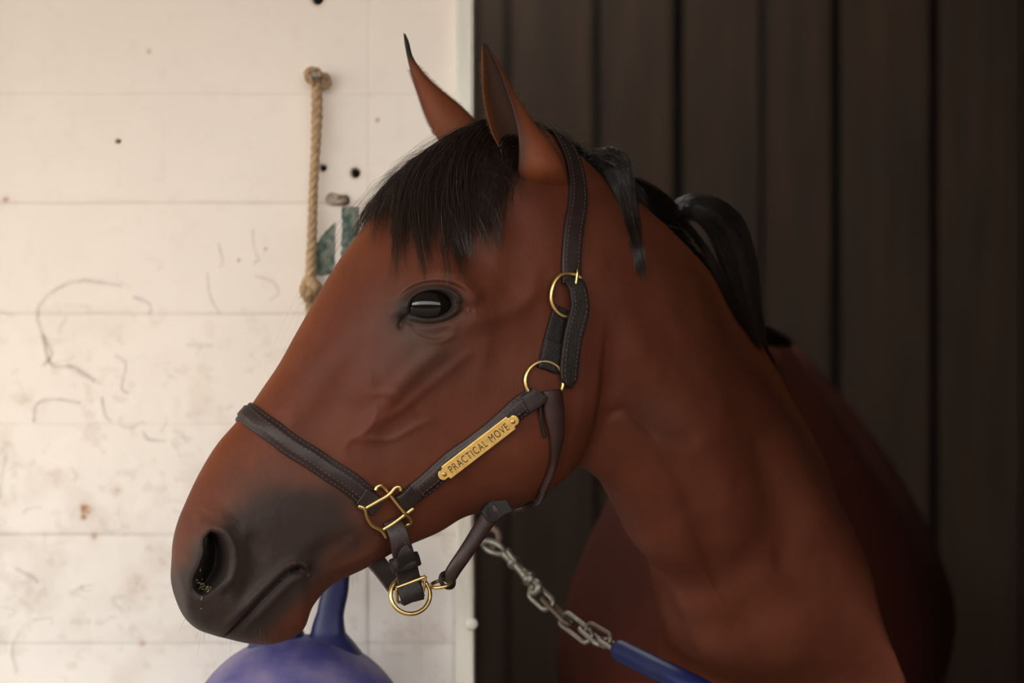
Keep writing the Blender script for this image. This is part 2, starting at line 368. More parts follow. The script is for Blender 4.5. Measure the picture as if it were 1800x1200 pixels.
#      T            B             rt   rb   half-widths (mm) at t = 0 .15 .35 .55 .75 1
KEY = [((313, 1045), (313, 1045), .50, .50, (0, 0, 0, 0, 0, 0)),
       ((305, 1000), (324, 1083), .50, .50, (24, 26, 27, 27, 26, 24)),
       ((303, 958), (346, 1105), .45, .45, (33, 36, 38, 38, 36, 32)),
       ((311, 920), (372, 1115), .40, .40, (36, 41, 45, 45, 41, 36)),
       ((327, 880), (398, 1122), .34, .36, (34, 42, 49, 49, 45, 38)),
       ((350, 832), (440, 1131), .28, .34, (31, 40, 51, 51, 46, 38)),
       ((382, 780), (490, 1130), .24, .34, (29, 38, 50, 50, 44, 36)),
       ((414, 743), (532, 1108), .22, .34, (29, 38, 48, 48, 42, 33)),
       ((438, 716), (551, 1065), .22, .34, (30, 39, 47, 48, 42, 33)),
       ((463, 680), (578, 1033), .22, .34, (31, 41, 49, 50, 44, 34)),
       ((490, 640), (640, 1000), .22, .32, (33, 45, 54, 55, 47, 34)),
       ((519, 588), (710, 962), .22, .30, (37, 51, 63, 63, 52, 36)),
       ((552, 530), (768, 937), .22, .26, (43, 59, 75, 72, 60, 42)),
       ((590, 466), (812, 911), .24, .24, (48, 69, 90, 80, 68, 48)),
       ((640, 398), (850, 900), .27, .22, (52, 78, 100, 86, 76, 54)),
       ((698, 335), (890, 894), .30, .20, (52, 82, 102, 88, 80, 58)),
       ((760, 282), (925, 883), .34, .20, (50, 78, 93, 86, 81, 60)),
       ((826, 240), (958, 865), .36, .20, (46, 70, 82, 82, 79, 58)),
       ((892, 218), (985, 846), .40, .22, (40, 62, 74, 76, 74, 52)),
       ((950, 226), (1003, 830), .42, .25, (34, 56, 70, 72, 68, 44)),
       ((1003, 258), (1014, 820), .44, .28, (28, 52, 67, 69, 62, 36)),
       ((1058, 306), (1030, 826), .44, .30, (24, 49, 66, 68, 60, 36)),
       ((1112, 345), (1052, 845), .44, .32, (22, 48, 66, 70, 62, 42)),
       ((1184, 408), (1080, 890), .44, .34, (22, 50, 70, 75, 68, 50)),
       ((1256, 486), (1112, 950), .44, .36, (24, 54, 78, 84, 78, 58)),
       ((1336, 600), (1145, 1020), .44, .38, (28, 60, 90, 98, 90, 66)),
       ((1392, 700), (1163, 1085), .44, .40, (32, 70, 102, 112, 102, 72)),
       ((1440, 790), (1180, 1150), .44, .40, (36, 80, 115, 125, 115, 80)),
       ((1484, 897), (1200, 1215), .44, .40, (40, 92, 130, 140, 130, 90)),
       ((1513, 1025), (1230, 1300), .44, .40, (44, 100, 145, 158, 145, 100)),
       ((1525, 1171), (1270, 1400), .44, .40, (48, 110, 160, 172, 160, 108)),
       ((1530, 1320), (1330, 1500), .44, .40, (30, 60, 90, 100, 90, 60)),
       ((1530, 1400), (1400, 1560), .44, .40, (0, 0, 0, 0, 0, 0))]
kt = np.array([k[0] for k in KEY], float); kb = np.array([k[1] for k in KEY], float)
kr = np.array([[k[2], k[3]] for k in KEY]); kw = np.array([k[4] for k in KEY], float)/1000
kw[24:31, 1] *= 0.72; kw[24:31, 2] *= 0.86; kr[24:32, 0] = 0.62; kr[23, 0] = 0.55
ku = np.r_[0, np.cumsum(np.maximum(np.linalg.norm(np.diff(kt, axis=0), axis=1), np.linalg.norm(np.diff(kb, axis=0), axis=1)))]
def spl(u, K_):                     # nonuniform Catmull-Rom (Hermite) on ku
    m = np.gradient(K_, ku, axis=0); i = np.clip(np.searchsorted(ku, u, side='right')-1, 0, len(ku)-2)
    h = (ku[i+1]-ku[i])[:, None]; t = ((u-ku[i])/h[:, 0])[:, None]
    return (2*t**3-3*t**2+1)*K_[i]+(t**3-2*t**2+t)*h*m[i]+(-2*t**3+3*t**2)*K_[i+1]+(t**3-t**2)*h*m[i+1]
# station density
uu = np.linspace(0, ku[-1], 6000)
dens = 0.55+1.2*np.exp(-((uu-0)/60)**2)+0.30*(uu < ku[8])+0.75*np.exp(-((uu-(ku[14]+40))/75)**2)-0.2*(uu > ku[22])
cd = np.r_[0, np.cumsum((dens[1:]+dens[:-1])/2)]; cd /= cd[-1]
NS = 900
us = np.interp(np.linspace(0, 1, NS), cd, uu)
NT = 240
th = np.linspace(0, 1, 2000); td = 1+0.9*np.exp(-((th-0.40)/0.07)**2)
ct = np.r_[0, np.cumsum((td[1:]+td[:-1])/2)]; ct /= ct[-1]
theta = np.interp(np.linspace(0, 1, NT), ct, th)*math.pi
tt = (1-np.cos(theta))/2
Tt, Bb, Rr, Ww = spl(us, kt), spl(us, kb), spl(us, kr), np.maximum(spl(us, kw), 0)
Tt[0] = Bb[0] = kt[0]; Ww[0] = 0
# round the very tip: widths rise like a root near the first station
f0 = np.clip(us/ku[2], 0, 1); Ww = Ww*(np.sqrt(f0*(2-f0))/np.maximum(f0, 1e-4)).reshape(-1, 1)**0.25
tk = np.array([0, .15, .35, .55, .75, 1.0])
def base_half(T_, B_):
    mt = np.gradient(Ww, tk, axis=1); out = np.zeros((NS, NT))
    i = np.clip(np.searchsorted(tk, tt, side='right')-1, 0, 4); h = tk[i+1]-tk[i]; t = (tt-tk[i])/h
    out = (2*t**3-3*t**2+1)*Ww[:, i]+(t**3-2*t**2+t)*h*mt[:, i]+(-2*t**3+3*t**2)*Ww[:, i+1]+(t**3-t**2)*h*mt[:, i+1]
    rt, rb = Rr[:, :1], Rr[:, 1:]
    a = 1-np.clip(tt[None]/rt, 0, 1); b = 1-np.clip((1-tt[None])/rb, 0, 1)
    return out*np.sqrt(np.clip(1-a*a, 0, 1))*np.sqrt(np.clip(1-b*b, 0, 1))
def place(T_, B_, H, side):
    MP = T_[:, None]*(1-tt)[None, :, None]+B_[:, None]*tt[None, :, None]
    px, py = MP[..., 0], MP[..., 1]; y = YM(px)+0.42*smooth(us, ku[29], ku[32])[:, None]; s = 1+y/D; sl = YMp(px); n = np.sqrt(1+sl*sl)
    X = (px-900)*K*s; Z = ZC-(py-600)*K*s
    # near lateral direction = (sl,-1)/n
    return np.stack([X+side*H*sl/n, y-side*H/n, Z], -1)
Hb = base_half(Tt, Bb)
# pull the median in so that the projected silhouette falls on the drawn outline
T0, B0 = Tt.copy(), Bb.copy(); Tc, Bc = Tt.copy(), Bb.copy()
for it in range(9):
    A = proj(place(Tc, Bc, Hb, 1)); Bf = proj(place(Tc, Bc, Hb, -1))
    tg = nrm(np.gradient(T0, axis=0)); nT = np.stack([tg[:, 1], -tg[:, 0]], -1)      # outward for the top edge
    tg = nrm(np.gradient(B0, axis=0)); nB = np.stack([-tg[:, 1], tg[:, 0]], -1)
    for n_, C0, Cc, sl_ in ((nT, T0, Tc, slice(0, NT//2)), (nB, B0, Bc, slice(NT//2, NT))):
        e = np.maximum(np.max(np.einsum('sjk,sk->sj', A[:, sl_]-C0[:, None], n_), 1), np.max(np.einsum('sjk,sk->sj', Bf[:, sl_]-C0[:, None], n_), 1))
        e = np.clip(e, -25, 150); ker = np.hanning(31); ker /= ker.sum(); e = np.convolve(np.pad(e, 15, mode='edge'), ker, 'valid')
        w = smooth(us, ku[1], ku[4]) if C0 is T0 else smooth(us, ku[2], ku[6])
        w = w*(1-smooth(us, ku[28], ku[30]))
        Cc -= n_*(e*w*0.8)[:, None]
P0 = place(Tc, Bc, Hb, 1); Q = proj(P0); PX, PY = Q[..., 0], Q[..., 1]
fade = np.sin(theta)[None]**0.5
# ---- relief in half-width (metres), on the projected pixel coordinates of the near side; the far side mirrors it
dH = np.zeros((NS, NT))
# jowl: cheek plate stands proud of the throat and neck
JAW = line([(1070, 470), (1064, 560), (1056, 640), (1052, 700), (1040, 760), (1018, 812), (1000, 850)], 40)
jd = seg_dist(PX, PY, JAW); side = np.zeros_like(PX)
jx = np.interp(PY, [p[1] for p in JAW], [p[0] for p in JAW]); sgn = np.where(PX < jx, 1, -1)
jf = smooth(PY, 520, 700)*(1-smooth(PY, 860, 900))
dH += jf*(0.0065*(1-smooth(PX-jx, -9, 8))*np.exp(-((np.minimum(PX-jx, 0))/130)**2)-0.0045*np.exp(-((PX-jx-14)/26)**2)*(PX > jx-30))
dH += 0.005*blob(PX, PY, (900, 740), 110, 120)                       # masseter
dH -= 0.0035*blob(PX, PY, (880, 890), 60, 14, -8)
# facial crest and hollows
dH += 0.0045*ridge(PX, PY, [(800, 600), (740, 640), (690, 690), (655, 745), (625, 790)], 17)
dH -= 0.0022*ridge(PX, PY, [(790, 660), (740, 700), (690, 765), (650, 830)], 26)
dH += 0.0030*ridge(PX, PY, [(560, 600), (520, 680), (490, 750)], 20)
dH -= 0.0045*ridge(PX, PY, [(680, 560), (620, 640), (570, 730), (540, 800)], 34)   # in front of the crest
dH -= 0.0035*blob(PX, PY, (620, 700), 50, 60)
dH += 0.0017*ridge(PX, PY, [(655, 610), (650, 660), (660, 720), (640, 760), (618, 772), (608, 790), (622, 806)], 6)   # face veins
dH += 0.0016*ridge(PX, PY, [(612, 780), (645, 772), (690, 772), (730, 750), (770, 735)], 6)
dH += 0.0018*ridge(PX, PY, [(640, 700), (668, 690), (700, 700), (735, 735)], 7)
dH += 0.0020*ridge(PX, PY, [(640, 745), (690, 730), (740, 690), (800, 640), (850, 600)], 9)
dH += 0.0012*ridge(PX, PY, [(860, 560), (850, 620), (830, 690)], 14)
dH -= 0.0022*ridge(PX, PY, [(905, 420), (890, 520), (880, 600)], 22)
# orbit
EX, EY = 759, 536
dH += 0.0070*ridge(PX, PY, [(700, 545), (712, 505), (750, 482), (800, 488), (830, 520)], 17, False)
dH -= 0.0085*blob(PX, PY, (835, 455), 42, 30, 25)                      # hollow above the eye
dH += 0.0045*ridge(PX, PY, [(800, 560), (860, 560), (920, 530), (960, 480)], 18)   # zygomatic arch
dH -= 0.0045*blob(PX, PY, (700, 560), 20, 20)
dH -= 0.0022*ridge(PX, PY, [(715, 575), (755, 590), (800, 575)], 9)
dH += 0.0016*ridge(PX, PY, [(708, 560), (735, 590), (770, 600), (806, 585)], 5)
# ear base, temple
dH += 0.006*blob(PX, PY, (925, 320), 40, 60)
dH -= 0.004*blob(PX, PY, (905, 400), 30, 40)
dH += 0.003*blob(PX, PY, (965, 420), 30, 80)
# neck muscles
dH += 1.1*0.0075*ridge(PX, PY, [(1050, 520), (1110, 600), (1180, 690), (1240, 800), (1290, 930), (1330, 1080)], 42)
dH -= 1.1*0.0065*ridge(PX, PY, [(1060, 620), (1130, 720), (1200, 830), (1250, 960), (1290, 1100), (1320, 1200)], 26)
dH += 1.1*0.0035*ridge(PX, PY, [(1070, 670), (1110, 690), (1160, 730), (1200, 775)], 24)
dH -= 1.1*0.0035*ridge(PX, PY, [(1060, 740), (1100, 720), (1140, 745), (1170, 775)], 9)
dH -= 1.1*0.0040*ridge(PX, PY, [(1140, 420), (1210, 540), (1280, 660), (1350, 800), (1400, 960)], 30)
dH += 1.1*0.0030*ridge(PX, PY, [(1110, 400), (1160, 470), (1210, 560)], 26)
dH -= 1.1*0.0060*ridge(PX, PY, [(1330, 700), (1370, 860), (1390, 1000), (1395, 1150)], 40)
dH += 1.1*0.0065*ridge(PX, PY, [(1160, 880), (1200, 1000), (1225, 1100), (1240, 1200)], 30)
dH += 1.1*0.0055*ridge(PX, PY, [(1380, 980), (1400, 1080), (1400, 1200)], 40)
dH -= 1.1*0.0080*ridge(PX, PY, [(1270, 960), (1320, 1060), (1330, 1200)], 30)
dH += 1.1*0.0022*ridge(PX, PY, [(1205, 985), (1240, 1010), (1280, 1070), (1330, 1115), (1370, 1135)], 6)
dH += 1.1*0.0016*ridge(PX, PY, [(1205, 985), (1222, 1040), (1245, 1100), (1250, 1180)], 6)
# muzzle
NOS = line([(370, 935), (388, 944), (399, 970), (397, 1003), (383, 1027), (362, 1044), (343, 1038), (340, 1018), (350, 995), (358, 972), (359, 948), (370, 935)], 44)[:-1]
nd = sdf(PX, PY, NOS)
lb_ = np.interp(PY, [935, 972, 995, 1018, 1038], [368, 358, 350, 340, 343]); rb_ = np.interp(PY, [935, 944, 970, 1003, 1027, 1044], [372, 388, 399, 397, 383, 362])
nu_ = np.clip((PX-lb_)/np.maximum(rb_-lb_, 4), 0, 1)
dH -= (0.006+0.032*smooth(nu_, 0.0, 0.95))*(1-smooth(nd, -5, 2.5))
dH += 0.0055*np.exp(-((nd-9)/9)**2)*smooth(PX-0.35*(PY-960), 340, 385)
dH += 0.0040*np.exp(-((nd-12)/10)**2)*(1-smooth(PX, 330, 380))
dH += 0.0050*ridge(PX, PY, [(360, 905), (395, 925), (418, 965), (415, 1010), (395, 1045)], 16)
dH -= 0.0040*ridge(PX, PY, [(430, 930), (450, 980), (440, 1030), (410, 1070)], 20)
dH -= 0.0030*ridge(PX, PY, [(345, 900), (335, 935), (330, 985)], 9)
MOUTH = line([(392, 1124), (404, 1111), (432, 1084), (458, 1056), (482, 1032), (505, 1010), (524, 1000)], 40)
md = seg_dist(PX, PY, MOUTH)
below = np.interp(PX, [p[0] for p in MOUTH], [p[1] for p in MOUTH])
dH -= 0.0075*np.exp(-(md/1.9)**2)+0.0028*np.exp(-(md/7)**2)
dH += 0.0045*np.exp(-((md-13)/9)**2)*(PY < below)+0.0030*np.exp(-((md-14)/9)**2)*(PY > below)
dH -= 0.0030*(PY > below)*smooth(PX, 395, 420)*(1-smooth(PX, 500, 560))*smooth(PY-below, 2, 12)
dH += 0.0025*ridge(PX, PY, [(512, 992), (530, 990), (542, 998)], 4)-0.0035*ridge(PX, PY, [(518, 1000), (532, 1003), (545, 1012)], 5)
dH -= 0.0030*ridge(PX, PY, [(540, 990), (580, 960), (620, 950)], 16)
dH -= 0.0030*ridge(PX, PY, [(548, 1070), (570, 1035), (620, 1010), (690, 975)], 12, False)*0.6
dH += 0.0025*ridge(PX, PY, [(560, 1010), (620, 990), (680, 955)], 9)
dH += (vnoise(PX, PY, 9, 71, 2)-0.5)*0.0007*(1-smooth(PX, 430, 620))
dH += (vnoise(PX, PY, 60, 75, 2)-0.5)*0.0028
# eye opening and lids
ea = math.radians(-6); dx, dy = PX-EX, PY-EY
eu = dx*math.cos(ea)+dy*math.sin(ea); ev = -dx*math.sin(ea)+dy*math.cos(ea)
up = ev < 0
q = np.sqrt((eu/np.where(eu < 0, 39, 38))**2+(ev/np.where(up, 24, 21.5))**2)
eyeD = 0.0095*(1-smooth(q, 0.90, 1.06))
dH += 0.0040*np.exp(-((q-1.22)/0.17)**2)*np.where(up, 1.25, 0.75)
dH -= 0.0024*np.exp(-((q-1.62)/0.10)**2)*up*smooth(-ev, 6, 26)
dH += 0.0020*np.exp(-((q-1.88)/0.16)**2)*up*smooth(-ev, 6, 26)
dH -= 0.0020*np.exp(-((q-1.60)/0.14)**2)*(~up)*smooth(ev, 6, 22)
dH -= 0.0045*ridge(PX, PY, [(724, 549), (714, 558), (706, 572)], 5, False)
dH -= 0.0025*ridge(PX, PY, [(798, 532), (812, 536), (824, 545)], 6)
dH = dH*fade
H1 = np.maximum(Hb+dH, Hb*0.15)
H2 = np.maximum(H1-eyeD, 0)
near = place(Tc, Bc, H2, 1); far = place(Tc, Bc, H2, -1)
near_s = place(Tc, Bc, H1, 1)
def blur(G, a, b):
    for ax, k in ((0, a), (1, b)):
        if k < 1: continue
        ker = np.hanning(2*k+3)[1:-1]; ker /= ker.sum(); pad = [(0, 0)]*3; pad[ax] = (k, k)
        Gp = np.pad(G, pad, mode='edge'); G = sum(ker[i]*np.take(Gp, np.arange(i, i+G.shape[ax]), axis=ax) for i in range(2*k+1))
    return G
# ---- coat colour: pigment, with some rim light and highlight painted in
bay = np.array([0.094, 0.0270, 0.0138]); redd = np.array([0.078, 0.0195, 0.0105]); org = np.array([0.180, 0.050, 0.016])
blk = np.array([0.017, 0.0135, 0.0125]); gry = np.array([0.050, 0.031, 0.025])
def lerp(c, d, f): return c*(1-f[..., None])+d*f[..., None]
Ccol = np.broadcast_to(bay, (NS, NT, 3)).copy()
nz = vnoise(PX, PY, 120, 81, 4)
Ccol = lerp(Ccol, redd, smooth(nz, 0.35, 0.7)*0.7)
Ccol = lerp(Ccol, org, 0.65*np.exp(-(np.arange(NT)/NT/0.10)**2)[None]*(smooth(us, ku[3], ku[6])*(1-smooth(us, ku[15], ku[18])))[:, None])  # orange face front: part coat, part light put into the colour
Ccol = lerp(Ccol, org, 0.5*(np.exp(-(tt/0.14)**2)[None]*smooth(us, ku[20], ku[22])[:, None]))  # rim light along the crest, painted into the coat
wn_ = (vnoise(PX, PY, 45, 91, 3)-0.5)
mz = np.clip(0.85*blob(PX, PY, (400, 1010), 105, 95)+0.85*blob(PX, PY, (480, 1010), 110, 85)+0.55*blob(PX, PY, (520, 910), 110, 70, -25)+0.5*blob(PX, PY, (420, 1095), 90, 40)+0.35*blob(PX, PY, (450, 850), 90, 70)+0.8*blob(PX, PY, (335, 1070), 50, 60)+0.35*blob(PX, PY, (590, 900), 90, 80)+0.25*blob(PX, PY, (640, 960), 60, 50), 0, 1)
mz = smooth(mz+wn_*0.25, 0.08, 1.0)
mz *= 1-0.85*smooth(40-(PX-(303+0.0*PY)), 0, 30)*(1-smooth(PY, 960, 1010))
mz *= 1-0.75*blob(PX, PY, (525, 1105), 50, 30, -35)
Ccol = lerp(Ccol, gry, mz*0.9); Ccol = lerp(Ccol, blk, smooth(mz, 0.40, 1.0)*0.72)
Ccol = lerp(Ccol, gry, 0.80*np.clip(blob(PX, PY, (735, 560), 75, 60, 15)+0.55*blob(PX, PY, (740, 640), 90, 50)+0.3*blob(PX, PY, (690, 790), 90, 40, -20), 0, 1))
Ccol = lerp(Ccol, blk, np.clip(1.25*np.exp(-((np.maximum(q-1, 0))/0.55)**2)+0.8*blob(PX, PY, (708, 556), 15, 22, 20), 0, 1)*0.92)
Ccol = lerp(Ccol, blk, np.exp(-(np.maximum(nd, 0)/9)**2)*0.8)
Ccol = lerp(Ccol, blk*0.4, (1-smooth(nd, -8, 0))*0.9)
Ccol = lerp(Ccol, blk, np.exp(-(md/5)**2)*0.8)  # blacker along the mouth crease
Ccol = lerp(Ccol, gry, 0.35*blob(PX, PY, (1150, 735), 60, 32, 40))  # greyish highlight on the neck muscle, painted into the coat
def ring_mesh(Pn, Pf, C):
    # near row j=0..NT-1, then far row j=NT-2..1
    G = np.concatenate([Pn, Pf[:, NT-2:0:-1]], 1); CC = np.concatenate([C, C[:, NT-2:0:-1]], 1)
    n = G.shape[1]; I = np.arange(NS*n).reshape(NS, n); J = np.roll(I, -1, 1)
    F = np.stack([I[:-1], J[:-1], J[1:], I[1:]], -1).reshape(-1, 4)
    return G.reshape(-1, 3), F, CC.reshape(-1, 3)
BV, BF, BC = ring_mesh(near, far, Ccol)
allV, allF, allC = [BV], [BF], [BC]; nv = len(BV)
def add_shell(G, C, closed_v=True, capcol=None):
    """G: (nu,nv,3) tube grid; appended to the body mesh."""
    global nv
    nu, m_ = G.shape[:2]; I = np.arange(nu*m_).reshape(nu, m_)+nv; J = np.roll(I, -1, 1)
    if not closed_v: F = np.stack([I[:-1, :-1], I[:-1, 1:], I[1:, 1:], I[1:, :-1]], -1).reshape(-1, 4)
    else: F = np.stack([I[:-1], J[:-1], J[1:], I[1:]], -1).reshape(-1, 4)
    allV.append(G.reshape(-1, 3)); allF.append(F); allC.append(np.broadcast_to(C, G.shape).reshape(-1, 3)); nv += nu*m_
# surface evaluation for straps and hair: smoothed full-ring grid, r index -(NT-1)..(NT-1)
sm_n = blur(place(Tc, Bc, Hb+blur(dH[..., None], 10, 5)[..., 0], 1), 5, 3); sm_f = place(Tc, Bc, Hb, -1)
SG = np.concatenate([sm_f[:, ::-1][:, :-1], sm_n], 1)       # r = -(NT-1) .. NT-1, centre NT-1
SG = blur(SG, 4, 3)
du = np.gradient(SG, axis=0); dv = np.gradient(SG, axis=1); SN = nrm(np.cross(dv, du))
c0 = SG[NS//2].mean(0)
if ((SG[NS//2, NT-1+NT//2]-c0)@SN[NS//2, NT-1+NT//2]) < 0: SN = -SN
SQ = proj(SG[:, NT-1:])
def find(px, py):
    d = (SQ[..., 0]-px)**2+(SQ[..., 1]-py)**2; i, j = np.unravel_index(np.argmin(d), d.shape); return float(i), float(j)
def surf(ir):
    i = np.clip(ir[..., 0], 0, NS-1.001); r = np.clip(ir[..., 1]+NT-1, 0, 2*NT-2.001)
    a = i.astype(int); b = r.astype(int); fi = (i-a)[..., None]; fr = (r-b)[..., None]
    def g(A): return (A[a, b]*(1-fi)+A[a+1, b]*fi)*(1-fr)+(A[a, b+1]*(1-fi)+A[a+1, b+1]*fi)*fr
    return g(SG), nrm(g(SN))
def spath(pxpts, n=80, mirror_top=None):
    ir = np.array([find(*p) for p in pxpts]); ir = catmull(ir, max(200, n*2))
    if mirror_top is not None:
        # end of path runs over the median and down the far side
        ie = mirror_top; tail = np.array([[ir[-1, 0]+(ie-ir[-1, 0])*f, ir[-1, 1]*(1-f)] for f in np.linspace(0, 1, 30)[1:]])
        farp = ir[::-1].copy(); farp[:, 1] *= -1
        ir = np.vstack([ir, tail, tail[::-1][1:]*[1, -1], farp])
    P, _ = surf(ir); L = np.r_[0, np.cumsum(np.linalg.norm(np.diff(P, axis=0), axis=1))]; u = np.linspace(0, L[-1], n)
    ir = np.stack([np.interp(u, L, ir[:, k]) for k in range(2)], -1)
    def sm(A, h):
        ker = np.hanning(2*h+3)[1:-1]; ker /= ker.sum(); Ap = np.pad(A, ((h, h), (0, 0)), mode='reflect', reflect_type='odd')
        return np.stack([np.convolve(Ap[:, k], ker, 'valid') for k in range(A.shape[1])], -1)
    h = max(2, n//14); ir = sm(ir, max(2, n//22)); P, N_ = surf(ir); return sm(P, h//2), nrm(sm(N_, h))
# ---- torso, forelegs and hind legs (deep in the dark stall)
def torso():
    st = [(-.02, .37, .97, .01, .01), (.0, .39, .97, .10, .13), (.02, .46, .99, .18, .23), (.05, .62, 1.03, .24, .34), (.09, .84, 1.06, .285, .41),
          (.15, 1.05, 1.07, .30, .40), (.22, 1.3, 1.05, .32, .37), (.32, 1.65, 1.05, .33, .36), (.40, 2.0, 1.10, .31, .35), (.45, 2.25, 1.16, .25, .28), (.48, 2.42, 1.18, .14, .18), (.49, 2.48, 1.18, .01, .01)]
    st = catmull(np.array(st), 90); a = np.linspace(0, 2*math.pi, 72, endpoint=False); G = []
    ax = np.array([0.93, -0.25, 0])
    for x, y, z, hw, hh in st:
        cx = 0.275+x*0.55; ca, sa = np.cos(a), np.sin(a)
        wprof = hw*np.sign(ca)*np.abs(ca)**0.95*(1-0.50*np.clip(sa+0.15, 0, 1)**1.2)
        G.append(np.array([cx, y, z])+wprof[:, None]*ax+(hh*sa)[:, None]*np.array([0, 0, 1.0]))
    return np.array(G)
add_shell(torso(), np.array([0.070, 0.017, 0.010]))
def leg(pts, rs):
    P = catmull(np.array(pts), 50); r = catmull(np.array(rs)[:, None], 50)[:, 0]; T_, N_, B_ = frames(P); a = np.linspace(0, 2*math.pi, 24, endpoint=False)
    G = P[:, None]+r[:, None, None]*(np.cos(a)[None, :, None]*N_[:, None]+np.sin(a)[None, :, None]*B_[:, None]*0.85)
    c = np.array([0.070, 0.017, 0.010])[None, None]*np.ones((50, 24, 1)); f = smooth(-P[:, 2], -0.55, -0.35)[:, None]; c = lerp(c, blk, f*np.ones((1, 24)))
    add_shell(G, c)
for lx, ly in ((0.18, 0.78), (0.42, 0.74)):
    leg([(lx, ly+.05, .95), (lx, ly, .78), (lx, ly-.02, .52), (lx, ly-.02, .44), (lx, ly, .22), (lx, ly-.01, .15), (lx, ly-.05, .07), (lx, ly-.07, .0)], [.09, .09, .055, .05, .034, .042, .045, .06])
for lx, ly in ((0.32, 2.1), (0.56, 2.05)):
    leg([(lx, ly, 1.1), (lx, ly-.05, .85), (lx, ly+.12, .55), (lx, ly+.12, .47), (lx, ly+.06, .24), (lx, ly+.04, .15), (lx, ly, .07), (lx, ly-.03, .0)], [.12, .11, .065, .055, .036, .044, .046, .06])
# ---- ears: cupped shells
def ear(stations, y_of, inner_visible, tipdark, n=70, na=40, thick=0.0022, depth=0.9):
    """stations: (L, I, R, py) px on successive levels base->tip; L,R outline, I near rim of the opening."""
    S = catmull(np.array(stations, float), n); G = []; Cc = []
    for k, row in enumerate(S):
        Lx, Ly, Ix, Iy, Rx, Ry = row; f = k/(n-1); yc = y_of(f)
        Lw, Iw, Rw = (np.array(W(Lx, Ly, yc)), np.array(W(Ix, Iy, yc)), np.array(W(Rx, Ry, yc)))
        c = (Lw+Rw)/2; a = np.linalg.norm(Rw-Lw)/2+1e-5; e1 = (Rw-Lw)/(2*a); b = a*depth
        ci = np.clip(((Iw-c)@e1)/a, -0.98, 0.98); p0 = math.acos(ci)
        if inner_visible: ph = np.linspace(p0, -math.pi+0.12, na)
        else: ph = np.linspace(-p0, math.pi-0.05, na)
        e2 = np.array([0.0, -1, 0])
        outer = c+a*np.cos(ph)[:, None]*e1+b*np.sin(ph)[:, None]*e2
        th_ = min(thick, a*0.35); prof = np.sqrt(np.clip(1-(2*np.linspace(0, 1, na)-1)**8, 0.05, 1))[:, None]
        inner = c+(outer-c)*(1-(th_*prof)/a)
        ring = np.vstack([outer, inner[::-1]]); G.append(ring)
        oc = lerp(np.broadcast_to(np.array([.145, .042, .017]), (na, 3)), blk, np.full(na, smooth(np.array(f), *tipdark)))
        rimd = np.exp(-(np.arange(na)/na/0.07)**2); oc = lerp(oc, blk, rimd*0.75*(1 if inner_visible else 0.2))
        vv = np.linspace(0, 1, na)
        ic = lerp(np.broadcast_to(np.array([.040, .018, .010]), (na, 3)), np.array([.15, .052, .02]), np.exp(-((1-vv)/0.12)**2)*0.8)
        ic = lerp(ic, blk, 0.7*np.exp(-((vv-0.40)/0.16)**2))
        Cc.append(np.vstack([oc, ic[::-1]]))
    add_shell(np.array(G), np.array(Cc))
# near ear (horse's left): L outline, I near rim, R outline, base -> tip
ear([(908, 345, 914, 348, 998, 340), (902, 312, 911, 314, 992, 296), (884, 272, 914, 272, 968, 252), (866, 238, 912, 240, 944, 222), (855, 200, 903, 203, 922, 190),
     (849, 165, 892, 168, 903, 160), (847, 130, 880, 132, 887, 128), (846, 104, 869, 105, 874, 104), (846, 88, 860, 88, 863, 88), (847, 76, 851, 75, 853, 76)],
    lambda f: -0.058-0.006*f+0.045*(1-min(f/0.16, 1))**2, True, (0.80, 0.98))
# far ear (horse's right)
FY = 0.075
ear([(800, 300, 830, 300, 872, 280), (783, 272, 830, 265, 855, 240), (768, 243, 800, 235, 832, 208), (752, 213, 775, 208, 808, 184), (739, 180, 752, 178, 782, 163),
     (728, 148, 738, 150, 756, 140), (720, 120, 728, 121, 736, 116), (715, 98, 720, 98, 725, 97), (711, 76, 716, 76, 719, 74), (709, 58, 711, 57, 713, 60)],
    lambda f: FY+0.006*f, False, (0.62, 0.80))
BVa = np.vstack(allV); BFa = np.vstack(allF); BCa = np.hstack([np.vstack(allC), np.ones((len(BVa), 1))])
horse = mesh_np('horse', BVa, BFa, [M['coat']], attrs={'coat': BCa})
tag(horse, 'bay horse with dark muzzle looking left out of the stall doorway', 'horse')

# eyes
def eyeball(side):
    i, j = find(EX, EY); Pn = place(Tc, Bc, H1, side)
    # precarve surface at the eye
    d = (PX-EX)**2+(PY-EY)**2; a, b = np.unravel_index(np.argmin(d), d.shape); p = Pn[a, b]
    sl = float(YMp(EX)); n = np.array([sl, -1, 0])/math.sqrt(1+sl*sl)
    n = nrm(n*0.75+SN[int(i), int(j)+NT-1]*0.6)
    if side < 0:
        lat = np.array([sl, -1, 0])/math.sqrt(1+sl*sl); n = n-2*lat*(n@lat)
    R = 0.0240; c = p-n*(R-0.0042)
    mb = MB(); nu, nv_ = 48, 64; x = nrm(np.cross(n, [0, 0, 1.0])); up_ = np.cross(x, n)
    G = []; mi = []
    for u in range(nu):
        ph = (u/(nu-1))*math.pi*0.62; r = R*math.sin(ph); h = R*math.cos(ph)
        G.append([c+n*h+r*(math.cos(t)*x*1.2+math.sin(t)*up_*0.98) for t in np.linspace(0, 2*math.pi, nv_, endpoint=False)])
    G = np.array(G); mb.grid(G[:27], close_v=True, m=0); mb.grid(G[26:35], close_v=True, m=1); mb.grid(G[34:], close_v=True, m=2)
    o = mb.build('eye', [M['eye'], M['iris'], M['lid']], horse); return o
eyeball(1); eyeball(-1)
BVH = BVHTree.FromPolygons(BVa.tolist(), BFa[:len(BF)].tolist())
